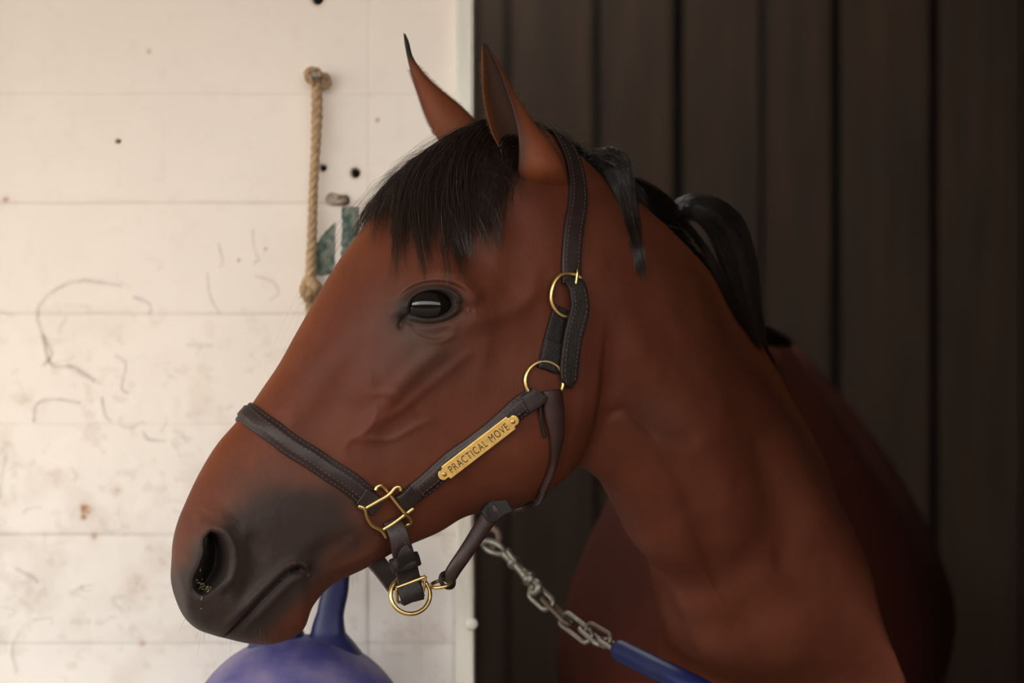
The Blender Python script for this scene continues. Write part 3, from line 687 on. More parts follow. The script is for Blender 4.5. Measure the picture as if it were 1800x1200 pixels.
def hit(px, py):
    o = Vector((0, -D, ZC)); d = (W(px, py, 0)-o).normalized(); l, n, i, dist = BVH.ray_cast(o, d); return l, n

# ------------------------------------------------------------------ hair
def strands(name, P, r, material, parent, taper=0.25, brown=0.25, pale=0.0):
    """P (M,K,3) polylines, r (M,) radius: one mesh of three-sided hairs"""
    M_, Kk = P.shape[:2]; T_ = nrm(np.gradient(P, axis=1)); ref = np.array([0.31, -0.2, 0.93])
    N_ = nrm(np.cross(T_, ref)); B_ = np.cross(T_, N_); rr = r[:, None]*np.interp(np.linspace(0, 1, Kk), [0, .1, .6, 1], [.7, 1, .9, taper])[None]
    G = np.stack([P+rr[..., None]*(math.cos(a)*N_+math.sin(a)*B_) for a in (0, 2.094, 4.189)], 2)
    I = np.arange(M_*Kk*3).reshape(M_, Kk, 3); J = np.roll(I, -1, 2)
    F = np.stack([I[:, :-1], J[:, :-1], J[:, 1:], I[:, 1:]], -1).reshape(-1, 4)
    C = np.ones((M_, Kk, 3, 4)); t = np.linspace(0, 1, Kk)[None, :, None]
    c0 = np.array([.0065, .0055, .0055]); k = rng.random((M_, 1, 1)); w = (brown*k*t**1.6)[..., None]
    c = c0*(1-w)+np.array([.075, .032, .017])*w; g = (rng.random((M_, 1, 1, 1)) < pale); C[..., :3] = np.where(g, np.array([.16, .14, .12]), c)  # pale share of hairs: light glints put into the hair colour
    o = mesh_np(name, G.reshape(-1, 3), F, [material], parent=parent, attrs={'tint': C.reshape(-1, 4)}); return o
def surf_hair(ir0, ir1, lift0, lift1, K_, wig=0.0, ease=1.0, sag=0.0):
    """hairs that follow the body's surface from grid place ir0 to ir1"""
    t = np.linspace(0, 1, K_); te = t**ease
    ir = ir0[:, None]*(1-te)[None, :, None]+ir1[:, None]*te[None, :, None]
    if wig:
        ph = rng.uniform(0, 6.28, (len(ir0), 1)); fr = rng.uniform(0.6, 1.8, (len(ir0), 1))
        ir = ir+np.stack([np.sin(ph+fr*6.28*t), np.cos(ph*1.7+fr*5*t)], -1)*wig*(t**1.2)[None, :, None]
    P, N_ = surf(ir); L = lift0[:, None]*(1-t)+lift1[:, None]*t+sag*np.sin(math.pi*t)
    return P+N_*L[..., None]
def tips(pts, n):
    return np.array([find(*p) for p in resample(catmull(np.array(pts, float), 60), n)])
def forelock():
    nC = 62; Kk = 18
    # tip line on the near side, measured round from the far cheek edge to below the ear
    tp = tips([(606, 448), (622, 462), (650, 470), (700, 472), (745, 478), (778, 458), (812, 480), (834, 472), (846, 440), (862, 410), (878, 360)], nC)
    rt = np.array([find(*p) for p in resample(np.array([(806, 250), (826, 240), (840, 242), (850, 266), (868, 296)], float), nC)])
    rt[:, 1] = np.linspace(-26, rt[-1, 1]-6, nC)
    tp[:12, 1] = np.linspace(-34, tp[12, 1], 12)
    out = []; rad = []
    for c in range(nC):
        n = 105; f = c/(nC-1); short = rng.random() < 0.45
        ln = rng.beta(2.4, 1.2, n)*(rng.uniform(0.55, 0.85) if short else rng.uniform(0.9, 1.08))
        j0 = rng.normal(0, 1, (n, 2))*np.array([14, 6.0]); jt = rng.normal(0, 1, (n, 2))*np.array([3, 1.2])*rng.uniform(.3, 2.0)
        cl = rng.normal(0, 1, 2)*np.array([16, 6])
        a = rt[c]+j0; b = a+(tp[c]+cl+jt-a)*np.clip(ln, 0.15, 1.15)[:, None]
        l1 = rng.uniform(0.001, 0.008, n); l0 = rng.uniform(0.000, 0.004, n)
        out.append(surf_hair(a, b, l0, l1, Kk, wig=2.2, sag=rng.uniform(0.001, 0.010 if f < .6 else .004, (n, 1)))); rad.append(rng.uniform(0.00016, 0.00034, n))
    # loose flying hairs over the forehead outline
    n = 240; f = rng.uniform(0, 1, n); a = np.stack([rt[5, 0]+rng.normal(0, 22, n), rng.normal(-6, 14, n)], -1)
    b = np.stack([tp[4, 0]+rng.normal(0, 40, n)-(1-f)*(-60), rng.normal(-10, 12, n)], -1)
    out.append(surf_hair(a, a+(b-a)*rng.uniform(.3, 1.0, (n, 1)), np.full(n, .003), rng.uniform(.002, .016, n), Kk, wig=3, sag=rng.uniform(.002, .016, (n, 1)))); rad.append(np.full(n, .00009))
    n = 420; f = rng.uniform(0, 1, (n, 1)); a = rt[-1]+np.array([6, 4])*rng.normal(0, 1, (n, 2))+f*np.array([8, 10]); b = tp[-8]+(tp[-1]-tp[-8])*f+rng.normal(0, 1, (n, 2))*np.array([16, 6])
    out.append(surf_hair(a, a+(b-a)*rng.uniform(.25, 1.1, (n, 1)), np.full(n, .001), rng.uniform(.001, .004, n), Kk, wig=3)); rad.append(rng.uniform(.0001, .0002, n))
    strands('forelock', np.concatenate(out), np.concatenate(rad), M['hair'], horse, brown=0.6, pale=0.006); out = []; rad = []
    # short hairs standing at the poll
    n = 1500; a = np.stack([rt[30, 0]+rng.normal(14, 26, n), rng.normal(-12, 13, n)], -1); b = a+np.stack([-rng.uniform(20, 75, n), rng.normal(0, 14, n)+a[:, 1]*0.5], -1)
    out.append(surf_hair(a, b, np.full(n, 0.0), rng.uniform(.002, .012, n), Kk, wig=2.5, sag=rng.uniform(.001, .007, (n, 1)))); rad.append(rng.uniform(.0001, .0002, n))
    strands('poll_hair', np.concatenate(out), np.concatenate(rad), M['hair'], horse, brown=0.3, pale=0.09)  # grey glints at the poll top, given as pale hairs
forelock()
SQF = proj(SG); _o = np.einsum('sjk,sk->sj', SQF[:, NT-1-60:NT-1+110]-T0[:, None], nT); _r = np.argmax(_o, 1)-60.0
_k = np.hanning(41); _k /= _k.sum(); SILR = np.convolve(np.pad(_r, 20, mode='edge'), _k, 'valid')
def silr(i): return np.interp(i, np.arange(NS), SILR)
def silpos(i): ii = int(i); return SQF[ii, int(round(NT-1+SILR[ii]))]
def crest_i(px):          # grid row whose crest point projects to column px
    return float(np.argmin([abs(silpos(i)[0]-px)+(i < NS*0.45)*1e4 for i in range(NS)]))
def guide_hair(pts, ys, rad_px, n, Kk, jitter_y=0.01, lo=0.5, start=(0, 0.12), wav=1.0, clump=12, bt=(4, 1.4)):
    """hairs round a free guide line given in pixels and depth"""
    C = catmull(np.array([[p[0], p[1], y*1000] for p, y in zip(pts, ys)], float), 60); R = catmull(np.array(rad_px, float)[:, None], 60)[:, 0]
    cc = rng.normal(0, 0.55, (clump, 3)); ci = rng.integers(0, clump, n); off = cc[ci]+rng.normal(0, 0.32, (n, 3))
    off = off/np.maximum(1, np.linalg.norm(off, axis=1, keepdims=True)/1.25)
    s = rng.uniform(*start, n); e = s+(1-s)*np.clip(rng.beta(*bt, n), lo, 1); out = np.zeros((n, Kk, 3))
    for k in range(Kk):
        t = (s+(e-s)*k/(Kk-1))*59; i = np.clip(t.astype(int), 0, 58); f = (t-i)[:, None]
        c = C[i]*(1-f)+C[i+1]*f; r = (R[i]*(1-f[:, 0])+R[i+1]*f[:, 0])[:, None]; w = wav*np.sin(s[:, None]*40+k*0.5+off*5)*np.array([1, 1, 0.6])
        q_ = c+np.concatenate([off[:, :2]*r, off[:, 2:]*jitter_y*1000], 1)+w
        y = q_[:, 2]/1000; sc = 1+y/D
        out[:, k] = np.stack([(q_[:, 0]-900)*K*sc, y, ZC-(q_[:, 1]-600)*K*sc], -1)
    return out
def mane():
    out = []; rad = []; Kk = 16
    i0, i1 = crest_i(962), crest_i(1345)
    # standing and falling away to the far side
    n = 6200; a = np.stack([rng.uniform(i0, i1, n), rng.normal(-5, 6, n)], -1); a[:, 1] += silr(a[:, 0])
    d = np.stack([rng.uniform(4, 40, n), -rng.uniform(20, 95, n)], -1)
    prof = np.interp(a[:, 0], np.linspace(i0, i1, 6), [0.004, .009, .013, .012, .006, .003])
    out.append(surf_hair(a, a+d, np.zeros(n), rng.uniform(.003, .012, n), Kk, wig=2.0, sag=(prof*rng.uniform(.3, 1.2, n))[:, None])); rad.append(rng.uniform(.00016, .00032, n))
    # over the near side just behind the crownpiece: a thin fringe
    n = 700; ia, ib = crest_i(1032), crest_i(1100); a = np.stack([rng.uniform(ia, ib, n), rng.normal(-4, 6, n)], -1); a[:, 1] += silr(a[:, 0])
    d = np.stack([rng.normal(6, 6, n), rng.uniform(12, 52, n)*rng.uniform(.3, 1, n)], -1)
    out.append(surf_hair(a, a+d, np.full(n, .002), rng.uniform(.002, .006, n), Kk, wig=1.6, sag=rng.uniform(.004, .012, (n, 1)))); rad.append(rng.uniform(.00009, .00016, n))
    # loose hairs above the crest
    n = 150; a = np.stack([rng.uniform(i0, crest_i(1200), n), rng.normal(-3, 6, n)], -1); a[:, 1] += silr(a[:, 0]); d = np.stack([rng.uniform(10, 70, n), rng.normal(-20, 18, n)], -1)
    out.append(surf_hair(a, a+d, np.zeros(n), rng.uniform(.006, .026, n), Kk, wig=2, sag=rng.uniform(.006, .020, (n, 1)))); rad.append(np.full(n, .00008))
    # far crest roll towards the lock
    G = guide_hair([(1100, 318), (1130, 338), (1160, 362), (1185, 385), (1205, 400)], [.10, .12, .14, .155, .165], [8, 16, 18, 18, 14], 1500, Kk, .012); out.append(G); rad.append(rng.uniform(.00016, .00032, len(G)))
    strands('mane', np.concatenate(out), np.concatenate(rad), M['hair'], horse, pale=0.02)
    # lock that hangs on the near side
    ys = [float(hit(x, y)[0].y)-o if hit(x, y)[0] else .05 for (x, y, o) in ((1062, 330, .004), (1085, 345, .008), (1104, 385, .008), (1116, 430, .007), (1130, 475, .005))]
    G = guide_hair([(1062, 283), (1085, 292), (1104, 345), (1114, 400), (1122, 440), (1134, 488)], [ys[0]+.035, ys[1]+.006, ys[1]-.003, ys[2], ys[3], ys[4]], [20, 22, 15, 12, 10, 8], 1500, 18, .0045, lo=.2, clump=14, wav=1.2, bt=(2.6, 1.1))
    G2 = guide_hair([(1066, 286), (1096, 335), (1106, 400), (1113, 450), (1117, 500)], [ys[0]+.03, ys[1], ys[2], ys[3], ys[4]], [16, 14, 9, 5, 3], 350, 18, .003, lo=.5, clump=6)
    G3 = guide_hair([(1040, 268), (1060, 276), (1085, 283), (1100, 300)], [ys[0]+.03, ys[0]+.02, ys[1], ys[1]], [10, 12, 12, 10], 500, 18, .008)
    G = np.concatenate([G, G2, G3]); o = strands('mane_lock', G, rng.uniform(.00016, .00032, len(G)), M['hair'], horse, pale=0.035); o['label'] = 'black lock of mane hanging on the near side of the neck'  # pale hairs stand in for grey-white glints on the lock
    # curled lock on the far side
    yy = .20
    G = guide_hair([(1130, 372), (1176, 378), (1212, 363), (1250, 374), (1280, 408), (1298, 462), (1312, 520), (1326, 572), (1342, 612)], [.15, .165, .175, .18, .19, .2, .21, .22, .23], [5, 11, 17, 22, 27, 25, 20, 14, 7], 5200, 20, .022, lo=.55, start=(0, .3), clump=26, wav=1.2)
    G2 = guide_hair([(1195, 385), (1216, 408), (1240, 440), (1262, 480), (1290, 540), (1320, 590)], [.15, .16, .17, .175, .19, .21], [5, 5, 5, 7, 9, 6], 500, 20, .006, lo=.5)
    G = np.concatenate([G, G2]); o = strands('mane_lock', G, rng.uniform(.00016, .00028, len(G)), M['hair'], horse); o['label'] = 'black mane lock curling over behind the crest'
    G = guide_hair([(1330, 578), (1350, 590), (1370, 598), (1396, 606)], [.50, .58, .64, .68], [8, 12, 12, 6], 900, 12, .02); o = strands('mane_lock', G, rng.uniform(.0002, .0003, len(G)), M['hair'], horse); o['label'] = 'dark tuft at the end of the mane'
mane()
def whiskers():
    out = []; 
    for _ in range(70):
        px, py = random.choice([(random.uniform(400, 540), random.uniform(1085, 1128)), (random.uniform(325, 400), random.uniform(1040, 1108)), (random.uniform(560, 700), random.uniform(960, 1010))])
        l, n = hit(px, py)
        if not l: continue
        l = np.array(l); n = np.array(n); d = n*0.7+np.array([random.uniform(-.3, .1), 0, -0.6]); L = random.uniform(.006, .017)
        out.append(np.array([l+d*L*t+np.array([0, 0, -.3])*L*t*t for t in np.linspace(0, 1, 8)]))
    strands('whiskers', np.array(out), np.full(len(out), .00009), M['hair'], horse)['kind'] = 'stuff'
    # pale down along the rims of the ears
    out = []
    rims = [([(905, 300), (880, 262), (862, 228), (853, 190), (848, 150), (846, 110)], -.05, -1), ([(985, 275), (962, 238), (935, 205), (905, 160)], -.05, 1), ([(832, 210), (800, 180), (765, 150), (735, 118)], FY, 1), ([(765, 240), (748, 205), (733, 160), (720, 125)], FY, -1)]
    for pts, y, sg in rims:
        for p in resample(catmull(np.array(pts, float), 60), 150):
            for _ in range(3):
                q0 = W(p[0]-sg*2+random.gauss(0, 1.5), p[1]+random.gauss(0, 3), y+random.gauss(0, .006)); L = random.uniform(2, 5.5)
                q1 = W(p[0]+sg*L, p[1]-random.uniform(0, 6), y+random.gauss(0, .006)); out.append(np.array([np.array(q0)*(1-t)+np.array(q1)*t for t in np.linspace(0, 1, 6)]))
    strands('ear_down', np.array(out), np.full(len(out), .00008), M['fuzz'], horse)['kind'] = 'stuff'
whiskers()

# ------------------------------------------------------------------ halter
halter = empty('halter', W(690, 900, -0.10))
tag(halter, 'dark brown leather halter with brass fittings worn by the horse', 'halter')
def strap(name, P, Nn, width, thick, mats, off=0.0, stitches=(), profile=None, parent=None, tip=None, tip0=None, stitch_range=(0.01, 0.99), dash=.0030, gap=.0018, extra=None):
    P = np.asarray(P, float); Nn = nrm(np.asarray(Nn, float)); n = len(P); T_ = nrm(np.gradient(P, axis=0)); S = nrm(np.cross(T_, Nn)); Nn = np.cross(S, T_)
    w = np.broadcast_to(np.asarray(width, float), (n,)).copy()/2; Ls = np.r_[0, np.cumsum(np.linalg.norm(np.diff(P, axis=0), axis=1))]; L = Ls[-1]
    if tip:
        w *= np.clip(1-np.clip((Ls-(L-tip))/tip, 0, 1)**2.2, 0.04, 1)
    if tip0:
        w *= np.clip(1-np.clip((tip0-Ls)/tip0, 0, 1)**2.2, 0.04, 1)
    prof = profile or [(-1, .15), (-1, .65), (-.95, .93), (-.85, 1.0), (-.4, 1.0), (0, 1.0), (.4, 1.0), (.85, 1.0), (.95, .93), (1, .65), (1, .15)]
    pr = list(prof)+[(.9, 0), (-.9, 0)]
    G = np.array([[P[i]+S[i]*u*w[i]+Nn[i]*(off+h*thick) for u, h in pr] for i in range(n)])
    mb = MB(); mb.grid(G, close_v=True, caps=True)
    us_ = [p[0] for p in prof]; hs_ = [p[1] for p in prof]
    for o in stitches:
        h = np.interp(abs(o), [abs(x) for x in us_[len(us_)//2:]], hs_[len(us_)//2:])*thick+off
        s = L*stitch_range[0]
        while s+dash < L*stitch_range[1]:
            pa = [np.array([np.interp(v, Ls, (P+S*w[:, None]*o+Nn*(h+.00012))[:, k]) for k in range(3)]) for v in (s, s+dash*.5, s+dash)]
            if np.interp(s, Ls, w) > 0.3*w.max(): tube(mb, pa, [.00028, .00042, .00028], 5, m=1)
            s += dash+gap
    if extra: extra(mb, P, S, Nn, w, Ls)
    o_ = mb.build(name, mats, parent or halter); return o_
def crossline(mb, P, S, Nn, w, Ls, s, h, span=.75):
    c, a, b = [np.array([np.interp(s, Ls, A[:, k]) for k in range(3)]) for A in (P, S, Nn)]; ww = np.interp(s, Ls, w)
    n = 6
    for k in range(n):
        u0 = -span+2*span*k/n; u1 = u0+2*span/n*.62
        tube(mb, [c+a*ww*u0+b*h, c+a*ww*(u0+u1)/2+b*h, c+a*ww*u1+b*h], .0004, 5, m=1)
def on(px, py, off=0.0):
    l, n = hit(px, py)
    if l is None: return None, None
    return np.array(l)+np.array(n)*off, np.array(n)
def wire(name, pts, r, off=0.006, parent=None, mats=None, closed=False, n=70, flat=1.0, sides=12, smooth_y=5, mb=None):
    C = catmull(np.array(pts, float), n, closed); ys = []; last = None
    for p in C:
        l, nn = hit(p[0], p[1]); y = l.y if l else None; ys.append(y)
    good = [i for i, y in enumerate(ys) if y is not None]; ys = np.interp(range(n), good, [ys[i] for i in good])
    ker = np.ones(smooth_y*2+1)/(smooth_y*2+1); ys = np.convolve(np.pad(ys, smooth_y, mode='wrap' if closed else 'edge'), ker, 'valid')-off
    P = np.array([W(p[0], p[1], y) for p, y in zip(C, ys)])
    own = mb is None; mb = mb or MB(); tube(mb, P, r, sides, closed, flat=flat)
    if own: return mb.build(name, mats or [M['brass']], parent or halter)
# noseband: padded band with a raised, stitched centre, right round the nose
raised = [(-1, .12), (-1, .42), (-.96, .58), (-.62, .60), (-.52, .92), (-.3, 1.0), (0, 1.02), (.3, 1.0), (.52, .92), (.62, .60), (.96, .58), (1, .42), (1, .12)]
npt = [(646, 876), (613, 848), (572, 821), (530, 793), (488, 764), (447, 735), (428, 722)]
P, N_ = spath(npt, 240, mirror_top=find(428, 722)[0]-2)
strap('noseband', P, N_, .0228, .0052, [M['leather'], M['thread']], off=.0005, stitches=(-.80, -.40, .40, .80), profile=raised, extra=lambda mb, P, S, Nn, w, Ls: [crossline(mb, P, S, Nn, w, Ls, .016, .0042)])
# loop that takes the noseband round the square fitting
def patch_strap(name, pts, width, thick, mats, off=.001, n=40, **k):
    P, N_ = spath(pts, n); return strap(name, P, N_, width, thick, mats, off=off, **k)
patch_strap('noseband_loop', [(660, 889), (652, 883), (634, 868)], .0205, .0062, [M['leather'], M['thread']], off=.0012)
# cheek strap with nameplate
ck = [(712, 874), (745, 850), (790, 813), (836, 779), (880, 744), (915, 715), (938, 697)]
chp = [(-1, .12), (-1, .42), (-.95, .6), (-.66, .62), (-.58, .9), (-.4, 1.0), (0, 1.0), (.4, 1.0), (.58, .9), (.66, .62), (.95, .6), (1, .42), (1, .12)]
P, N_ = spath(ck, 150)
strap('cheek_strap', P, N_, .0225, .0052, [M['leather'], M['thread']], off=.0012, stitches=(-.80, -.36, .36, .80), profile=chp, extra=lambda mb, P, S, Nn, w, Ls: [crossline(mb, P, S, Nn, w, Ls, .016, .0068), crossline(mb, P, S, Nn, w, Ls, Ls[-1]-.016, .0068)])
# crownpiece
cr = [(1003, 500), (1001, 456), (1006, 400), (1012, 350), (1010, 310), (1002, 275), (990, 254)]
P, N_ = spath(cr, 300, mirror_top=find(990, 254)[0]-4)
strap('crownpiece', P, N_, .0228, .0042, [M['leather'], M['thread']], off=.0015, stitches=(-.62, .62), stitch_range=(0.02, .98))
# strap under the buckle, down to the cheek ring
P, N_ = spath([(986, 540), (977, 575), (966, 615), (959, 650)], 60)
strap('under_strap', P, N_, [.0205]*60, .0036, [M['leather_dk'], M['thread']], off=.001)
P, N_ = spath([(972, 600), (966, 625), (960, 650)], 30)
strap('under_strap_fold', P, N_, .0225, .0052, [M['leather_dk'], M['thread']], off=.001)
# buckle on the crownpiece
mb = MB()
wire('', [(1001, 481), (1018, 486), (1026, 503), (1025, 530), (1010, 550), (994, 556), (978, 546), (969, 527), (973, 500), (985, 484)], .0023, off=.0082, closed=True, n=90, mb=mb, smooth_y=9)
bk = mb.build('buckle', [M['brass']], halter)
mb = MB(); a, n_ = on(1006, 480, .0115); b, _ = on(1003, 520, .009); tube(mb, catmull(np.array([a+[0, .003, .003], a, (a+b)/2-[0, .001, 0], b]), 12), .0016, 8); mb.build('buckle_prong', [M['brass']], bk)
# billet end hanging over the buckle
bp = [(1001, 492), (1008, 512), (1008, 540), (1003, 570), (998, 600), (994, 635), (994, 660), (997, 682)]
P, N_ = spath(bp, 110); lift = np.interp(np.linspace(0, 1, 110), [0, .08, .25, .5, 1], [.004, .010, .012, .010, .0045])
def holes(mb, P, S, Nn, w, Ls):
    for f in (.18, .36, .54, .72):
        i = int(f*(len(P)-1)); c = P[i]+Nn[i]*.0043; a = np.linspace(0, 6.283, 12, endpoint=False)
        ring = [c+S[i]*.0016*math.cos(t)+np.cross(Nn[i], S[i])*.0016*math.sin(t) for t in a]; mb.add([tuple(c)]+[tuple(x) for x in ring], [(0, 1+k, 1+(k+1) % 12) for k in range(12)], 2)
wv = np.interp(np.linspace(0, 1, 110), [0, .15, .3, .8, 1], [.019, .0205, .0215, .0215, .021])
strap('billet_end', P+N_*lift[:, None], N_, wv, .0042, [M['leather_dk'], M['thread'], M['hole']], stitches=(-.6, .6), tip=.014, stitch_range=(.12, .97), extra=holes)
# cheek ring
wire('cheek_ring', [(957+33.5*math.cos(t), 669+34*math.sin(t)) for t in np.linspace(0, 2*math.pi, 16, endpoint=False)], .0022, off=.0046, closed=True, n=90, smooth_y=9)
# strap ends folded round the ring
patch_strap('cheek_strap_loop', [(946, 691), (938, 697), (920, 711)], .0200, .0075, [M['leather'], M['thread']], off=.0014)
# throat strap: flat at the ring, narrowing to rolled leather under the jaw
tp_ = [(968, 686), (969, 705), (972, 735), (975, 765), (972, 795), (964, 828), (952, 855), (936, 876), (915, 889), (898, 892)]
P, N_ = spath(tp_, 150); tw = np.interp(np.linspace(0, 1, 150), [0, .12, .25, .38, .5, 1], [.0225, .0235, .018, .0090, .0078, .0085]); 
rolled = [(-1, .1), (-1, .45), (-.85, .8), (-.55, 1.02), (-.25, 1.12), (0, 1.15), (.25, 1.12), (.55, 1.02), (.85, .8), (1, .45), (1, .1)]
def vst(mb, P, S, Nn, w, Ls):
    for sg in (-1, 1):
        for k in range(11):
            f0 = .018+k*.0042; u = sg*(.66*(1-k/10.5)); pts = []
            for s in (f0, f0+.0028):
                c, a, b = [np.array([np.interp(s, Ls, A[:, j]) for j in range(3)]) for A in (P, S, Nn)]; pts.append(c+a*np.interp(s, Ls, w)*u+b*(.0062+.0004))
            tube(mb, pts, .0004, 5, m=1)
strap('throat_strap', P, N_, tw, .0058, [M['leather_rd'], M['thread']], off=.0018, profile=rolled, stitches=(.72,), stitch_range=(.42, .97), extra=vst)
o_ = wire('throat_strap_edge', [(946, 690), (949, 712), (952, 740), (958, 768)], .0018, off=.005, mats=[M['leather_dk']], n=30)
# square brass fitting
mb = MB()
for pts in ([(660, 862), (663, 855), (671, 853), (680, 862), (697, 884), (714, 904), (722, 911), (722, 919), (714, 923)],
            [(705, 862), (702, 856), (695, 857), (684, 869), (664, 881), (641, 894)],
            [(630, 889), (641, 894), (645, 908), (654, 922), (671, 932), (680, 944)],
            [(671, 932), (692, 919), (711, 905), (727, 893)]):
    wire('', pts, 0.0021, off=.0085, n=44, mb=mb, smooth_y=12, flat=.9)
mb.build('square_fitting', [M['brass']], halter)
patch_strap('cheek_strap_end', [(700, 881), (712, 874), (730, 861)], .0205, .0062, [M['leather'], M['thread']], off=.0012)
# nameplate
p0, n0_ = on(773, 829, .0072); p1, n1_ = on(900, 734, .0072); pc, nc = on(836, 781, .0072)
e1 = nrm(p1-p0); nn = nrm(n0_+n1_+nc); nn = nrm(nn-e1*(nn@e1)); e2 = np.cross(nn, e1)
if e2[2] < 0: e2 = -e2
ctr = (p0+p1)/2+nn*(0.0006+max(0.0, float((pc-(p0+p1)/2)@nn))); hl = np.linalg.norm(W(905, 729, -.1)-W(768, 834, -.1))/2; hh = .0082
def plate_outline():
    r = .0036; pts = []
    ex, ey = hl, hh
    for sx, sy in ((1, -1), (1, 1), (-1, 1), (-1, -1)):
        # body corner at ex-.0075, then notch and rounded nose
        c = [(ex-.0082, ey), (ex-.0082, ey-.0012), (ex-.0070, ey-.0018), (ex-.0052, ey-.0016), (ex-.0034, ey-.0022), (ex-.0018, ey-.0036), (ex-.0004, ey-.0058)]
        c = [(x*sx, y*sy) for x, y in c]
        pts += c if sx*sy > 0 and sx > 0 or (sx*sy > 0 and sx < 0) else c[::-1]
    return pts
def order(pts):
    return pts
half = [(hl-.0085, hh), (hl-.0083, hh-.0016), (hl-.0074, hh-.0028), (hl-.0060, hh-.0030), (hl-.0042, hh-.0026), (hl-.0024, hh-.0032), (hl-.0010, hh-.0048), (hl-.0002, hh-.0064), (hl, hh-.0082)]
quad = half; right = quad+[(x, -y) for x, y in quad[::-1][1:]]; outl = right+[(-x, y) for x, y in right[::-1]]
def to3(x, y, z=0): return ctr+e1*x+e2*y+nn*z
mb = MB(); n = len(outl)
V_ = [to3(x, y, -.0008) for x, y in outl]+[to3(x, y, .0005) for x, y in outl]+[to3(x*.985 if abs(x) > .01 else x, y*.95, .0008) for x, y in outl]
mb.add(V_, [tuple(range(n-1, -1, -1)), tuple(range(2*n, 3*n))]+[(i, (i+1) % n, n+(i+1) % n, n+i) for i in range(n)]+[(n+i, n+(i+1) % n, 2*n+(i+1) % n, 2*n+i) for i in range(n)])
plate = mb.build('nameplate', [M['plate']], halter, smooth=False); plate['label'] = 'engraved brass nameplate on the cheek strap'
for sx in (-1, 1):
    mb = MB(); c = to3(sx*(hl-.0062), -.0002 if sx > 0 else 0, .0008)
    G = [[c+e1*r*math.cos(t)+e2*r*math.sin(t)+nn*h for t in np.linspace(0, 6.283, 20, endpoint=False)] for r, h in ((.0024, 0), (.0023, .0007), (.0016, .0011), (.0006, .0013), (.0001, .0013))]
    mb.grid(np.array(G), close_v=True); mb.build('rivet', [M['brass']], plate)
cu = bpy.data.curves.new('lettering', 'FONT'); cu.body = 'PRACTICAL MOVE'; cu.align_x = 'CENTER'; cu.align_y = 'CENTER'; cu.size = 1; cu.space_character = 1.18; cu.space_word = 1.25; cu.offset = 0.0; cu.extrude = 0.01
to = bpy.data.objects.new('lettering', cu); COL.objects.link(to); bpy.context.view_layer.update()
dg = bpy.context.evaluated_depsgraph_get(); me = bpy.data.meshes.new_from_object(to.evaluated_get(dg)); COL.objects.unlink(to); bpy.data.objects.remove(to)
co = np.array([v.co[:] for v in me.vertices]); lo, hi = co.min(0), co.max(0); cen = (lo+hi)/2
TL = np.linalg.norm(np.array(W(888, 741, -.1))-np.array(W(790, 822, -.1))); TH = .0084
sx = TL/(hi[0]-lo[0]); sy = TH/(hi[1]-lo[1])
for v, c in zip(me.vertices, co): v.co = Vector(to3((c[0]-cen[0])*sx, (c[1]-cen[1])*sy-.0002, .00085+c[2]*.01))
me.materials.clear(); me.materials.append(M['engrave']); lo_ = bpy.data.objects.new('lettering', me); COL.objects.link(lo_); adopt(lo_, halter); lo_.parent = plate; lo_.matrix_parent_inverse = Matrix.Identity(4)
plate_w = plate.matrix_parent_inverse.copy(); lo_.matrix_parent_inverse = Matrix.Identity(4)
# ---- chin strap, keeper, lower buckle and lead ring
def free(name, pts, width, thick, mats, nrmv=(0.25, -1, 0.05), n=60, **k):
    C = catmull(np.array([[*W(p[0], p[1], p[2])] for p in pts]), n); return strap(name, C, np.broadcast_to(np.array(nrmv, float), C.shape), width, thick, mats, **k)
yq = on(690, 925)[0][1]
cp = [(688, 915, yq-.004), (699, 938, yq-.009), (706, 965, yq-.006), (713, 995, yq+.006), (719, 1022, yq+.016), (725, 1056, yq+.022)]
free('chin_strap', cp, np.interp(np.linspace(0, 1, 60), [0, .3, .6, 1], [.0185, .021, .0235, .0245]), .0038, [M['leather'], M['thread']], stitches=())
mb = MB()
for a, b in (((699, 930), (696, 965)), ((701, 930), (716, 962))):
    for k in range(6):
        f0, f1 = k/6, (k+.6)/6; tube(mb, [np.array(W(a[0]+(b[0]-a[0])*f, a[1]+(b[1]-a[1])*f, yq-.0135)) for f in (f0, f1)], .0004, 5)
mb.build('chin_strap_stitching', [M['thread']], halter)
free('chin_strap_billet', [(713, 956, yq-.014), (713, 972, yq-.014), (715, 1000, yq-.002)], .0205, .0032, [M['leather_dk'], M['thread']], n=40, tip0=.017)
mb = MB(); c = np.array(W(712, 988, yq+.000)); ax = nrm(np.array(W(736, 980, yq))-np.array(W(690, 994, yq))); upv = np.array([.30, 0, 1]); upv = nrm(upv-ax*(upv@ax)); dn = np.cross(ax, upv)
if dn[1] > 0: dn = -dn
G = []
for h, e in ((-.0072, 0), (-.0066, .0012), (0, .0016), (.0066, .0012), (.0072, 0)):
    G.append([c+upv*h+ax*(.0142+e)*np.sign(math.cos(t))*abs(math.cos(t))**.6+dn*(.0085+e)*np.sign(math.sin(t))*abs(math.sin(t))**.8 for t in np.linspace(0, 6.283, 40, endpoint=False)])
mb.grid(np.array(G), close_v=True); mb.build('keeper', [M['leather_dk']], halter)
yl = yq+.016
mb = MB(); tube(mb, catmull(pxs([(696, 1033), (722, 1023), (748, 1013)], yl-.006), 12), .0019, 10)
tube(mb, catmull(pxs([(748, 1013), (746, 1028), (743, 1043)], [yl-.006, yl-.004, yl-.001]), 10), .0016, 10); tube(mb, catmull(pxs([(697, 1033), (698, 1047), (700, 1058), (714, 1057)], [yl-.006, yl-.003, yl+.001, yl+.004]), 14), .0016, 10)
mb.build('chin_buckle', [M['brass']], halter)
free('chin_strap_end', [(716, 1028, yl-.003), (722, 1042, yl-.004), (726, 1053, yl-.001)], .0245, .005, [M['leather_dk'], M['thread']], n=24)
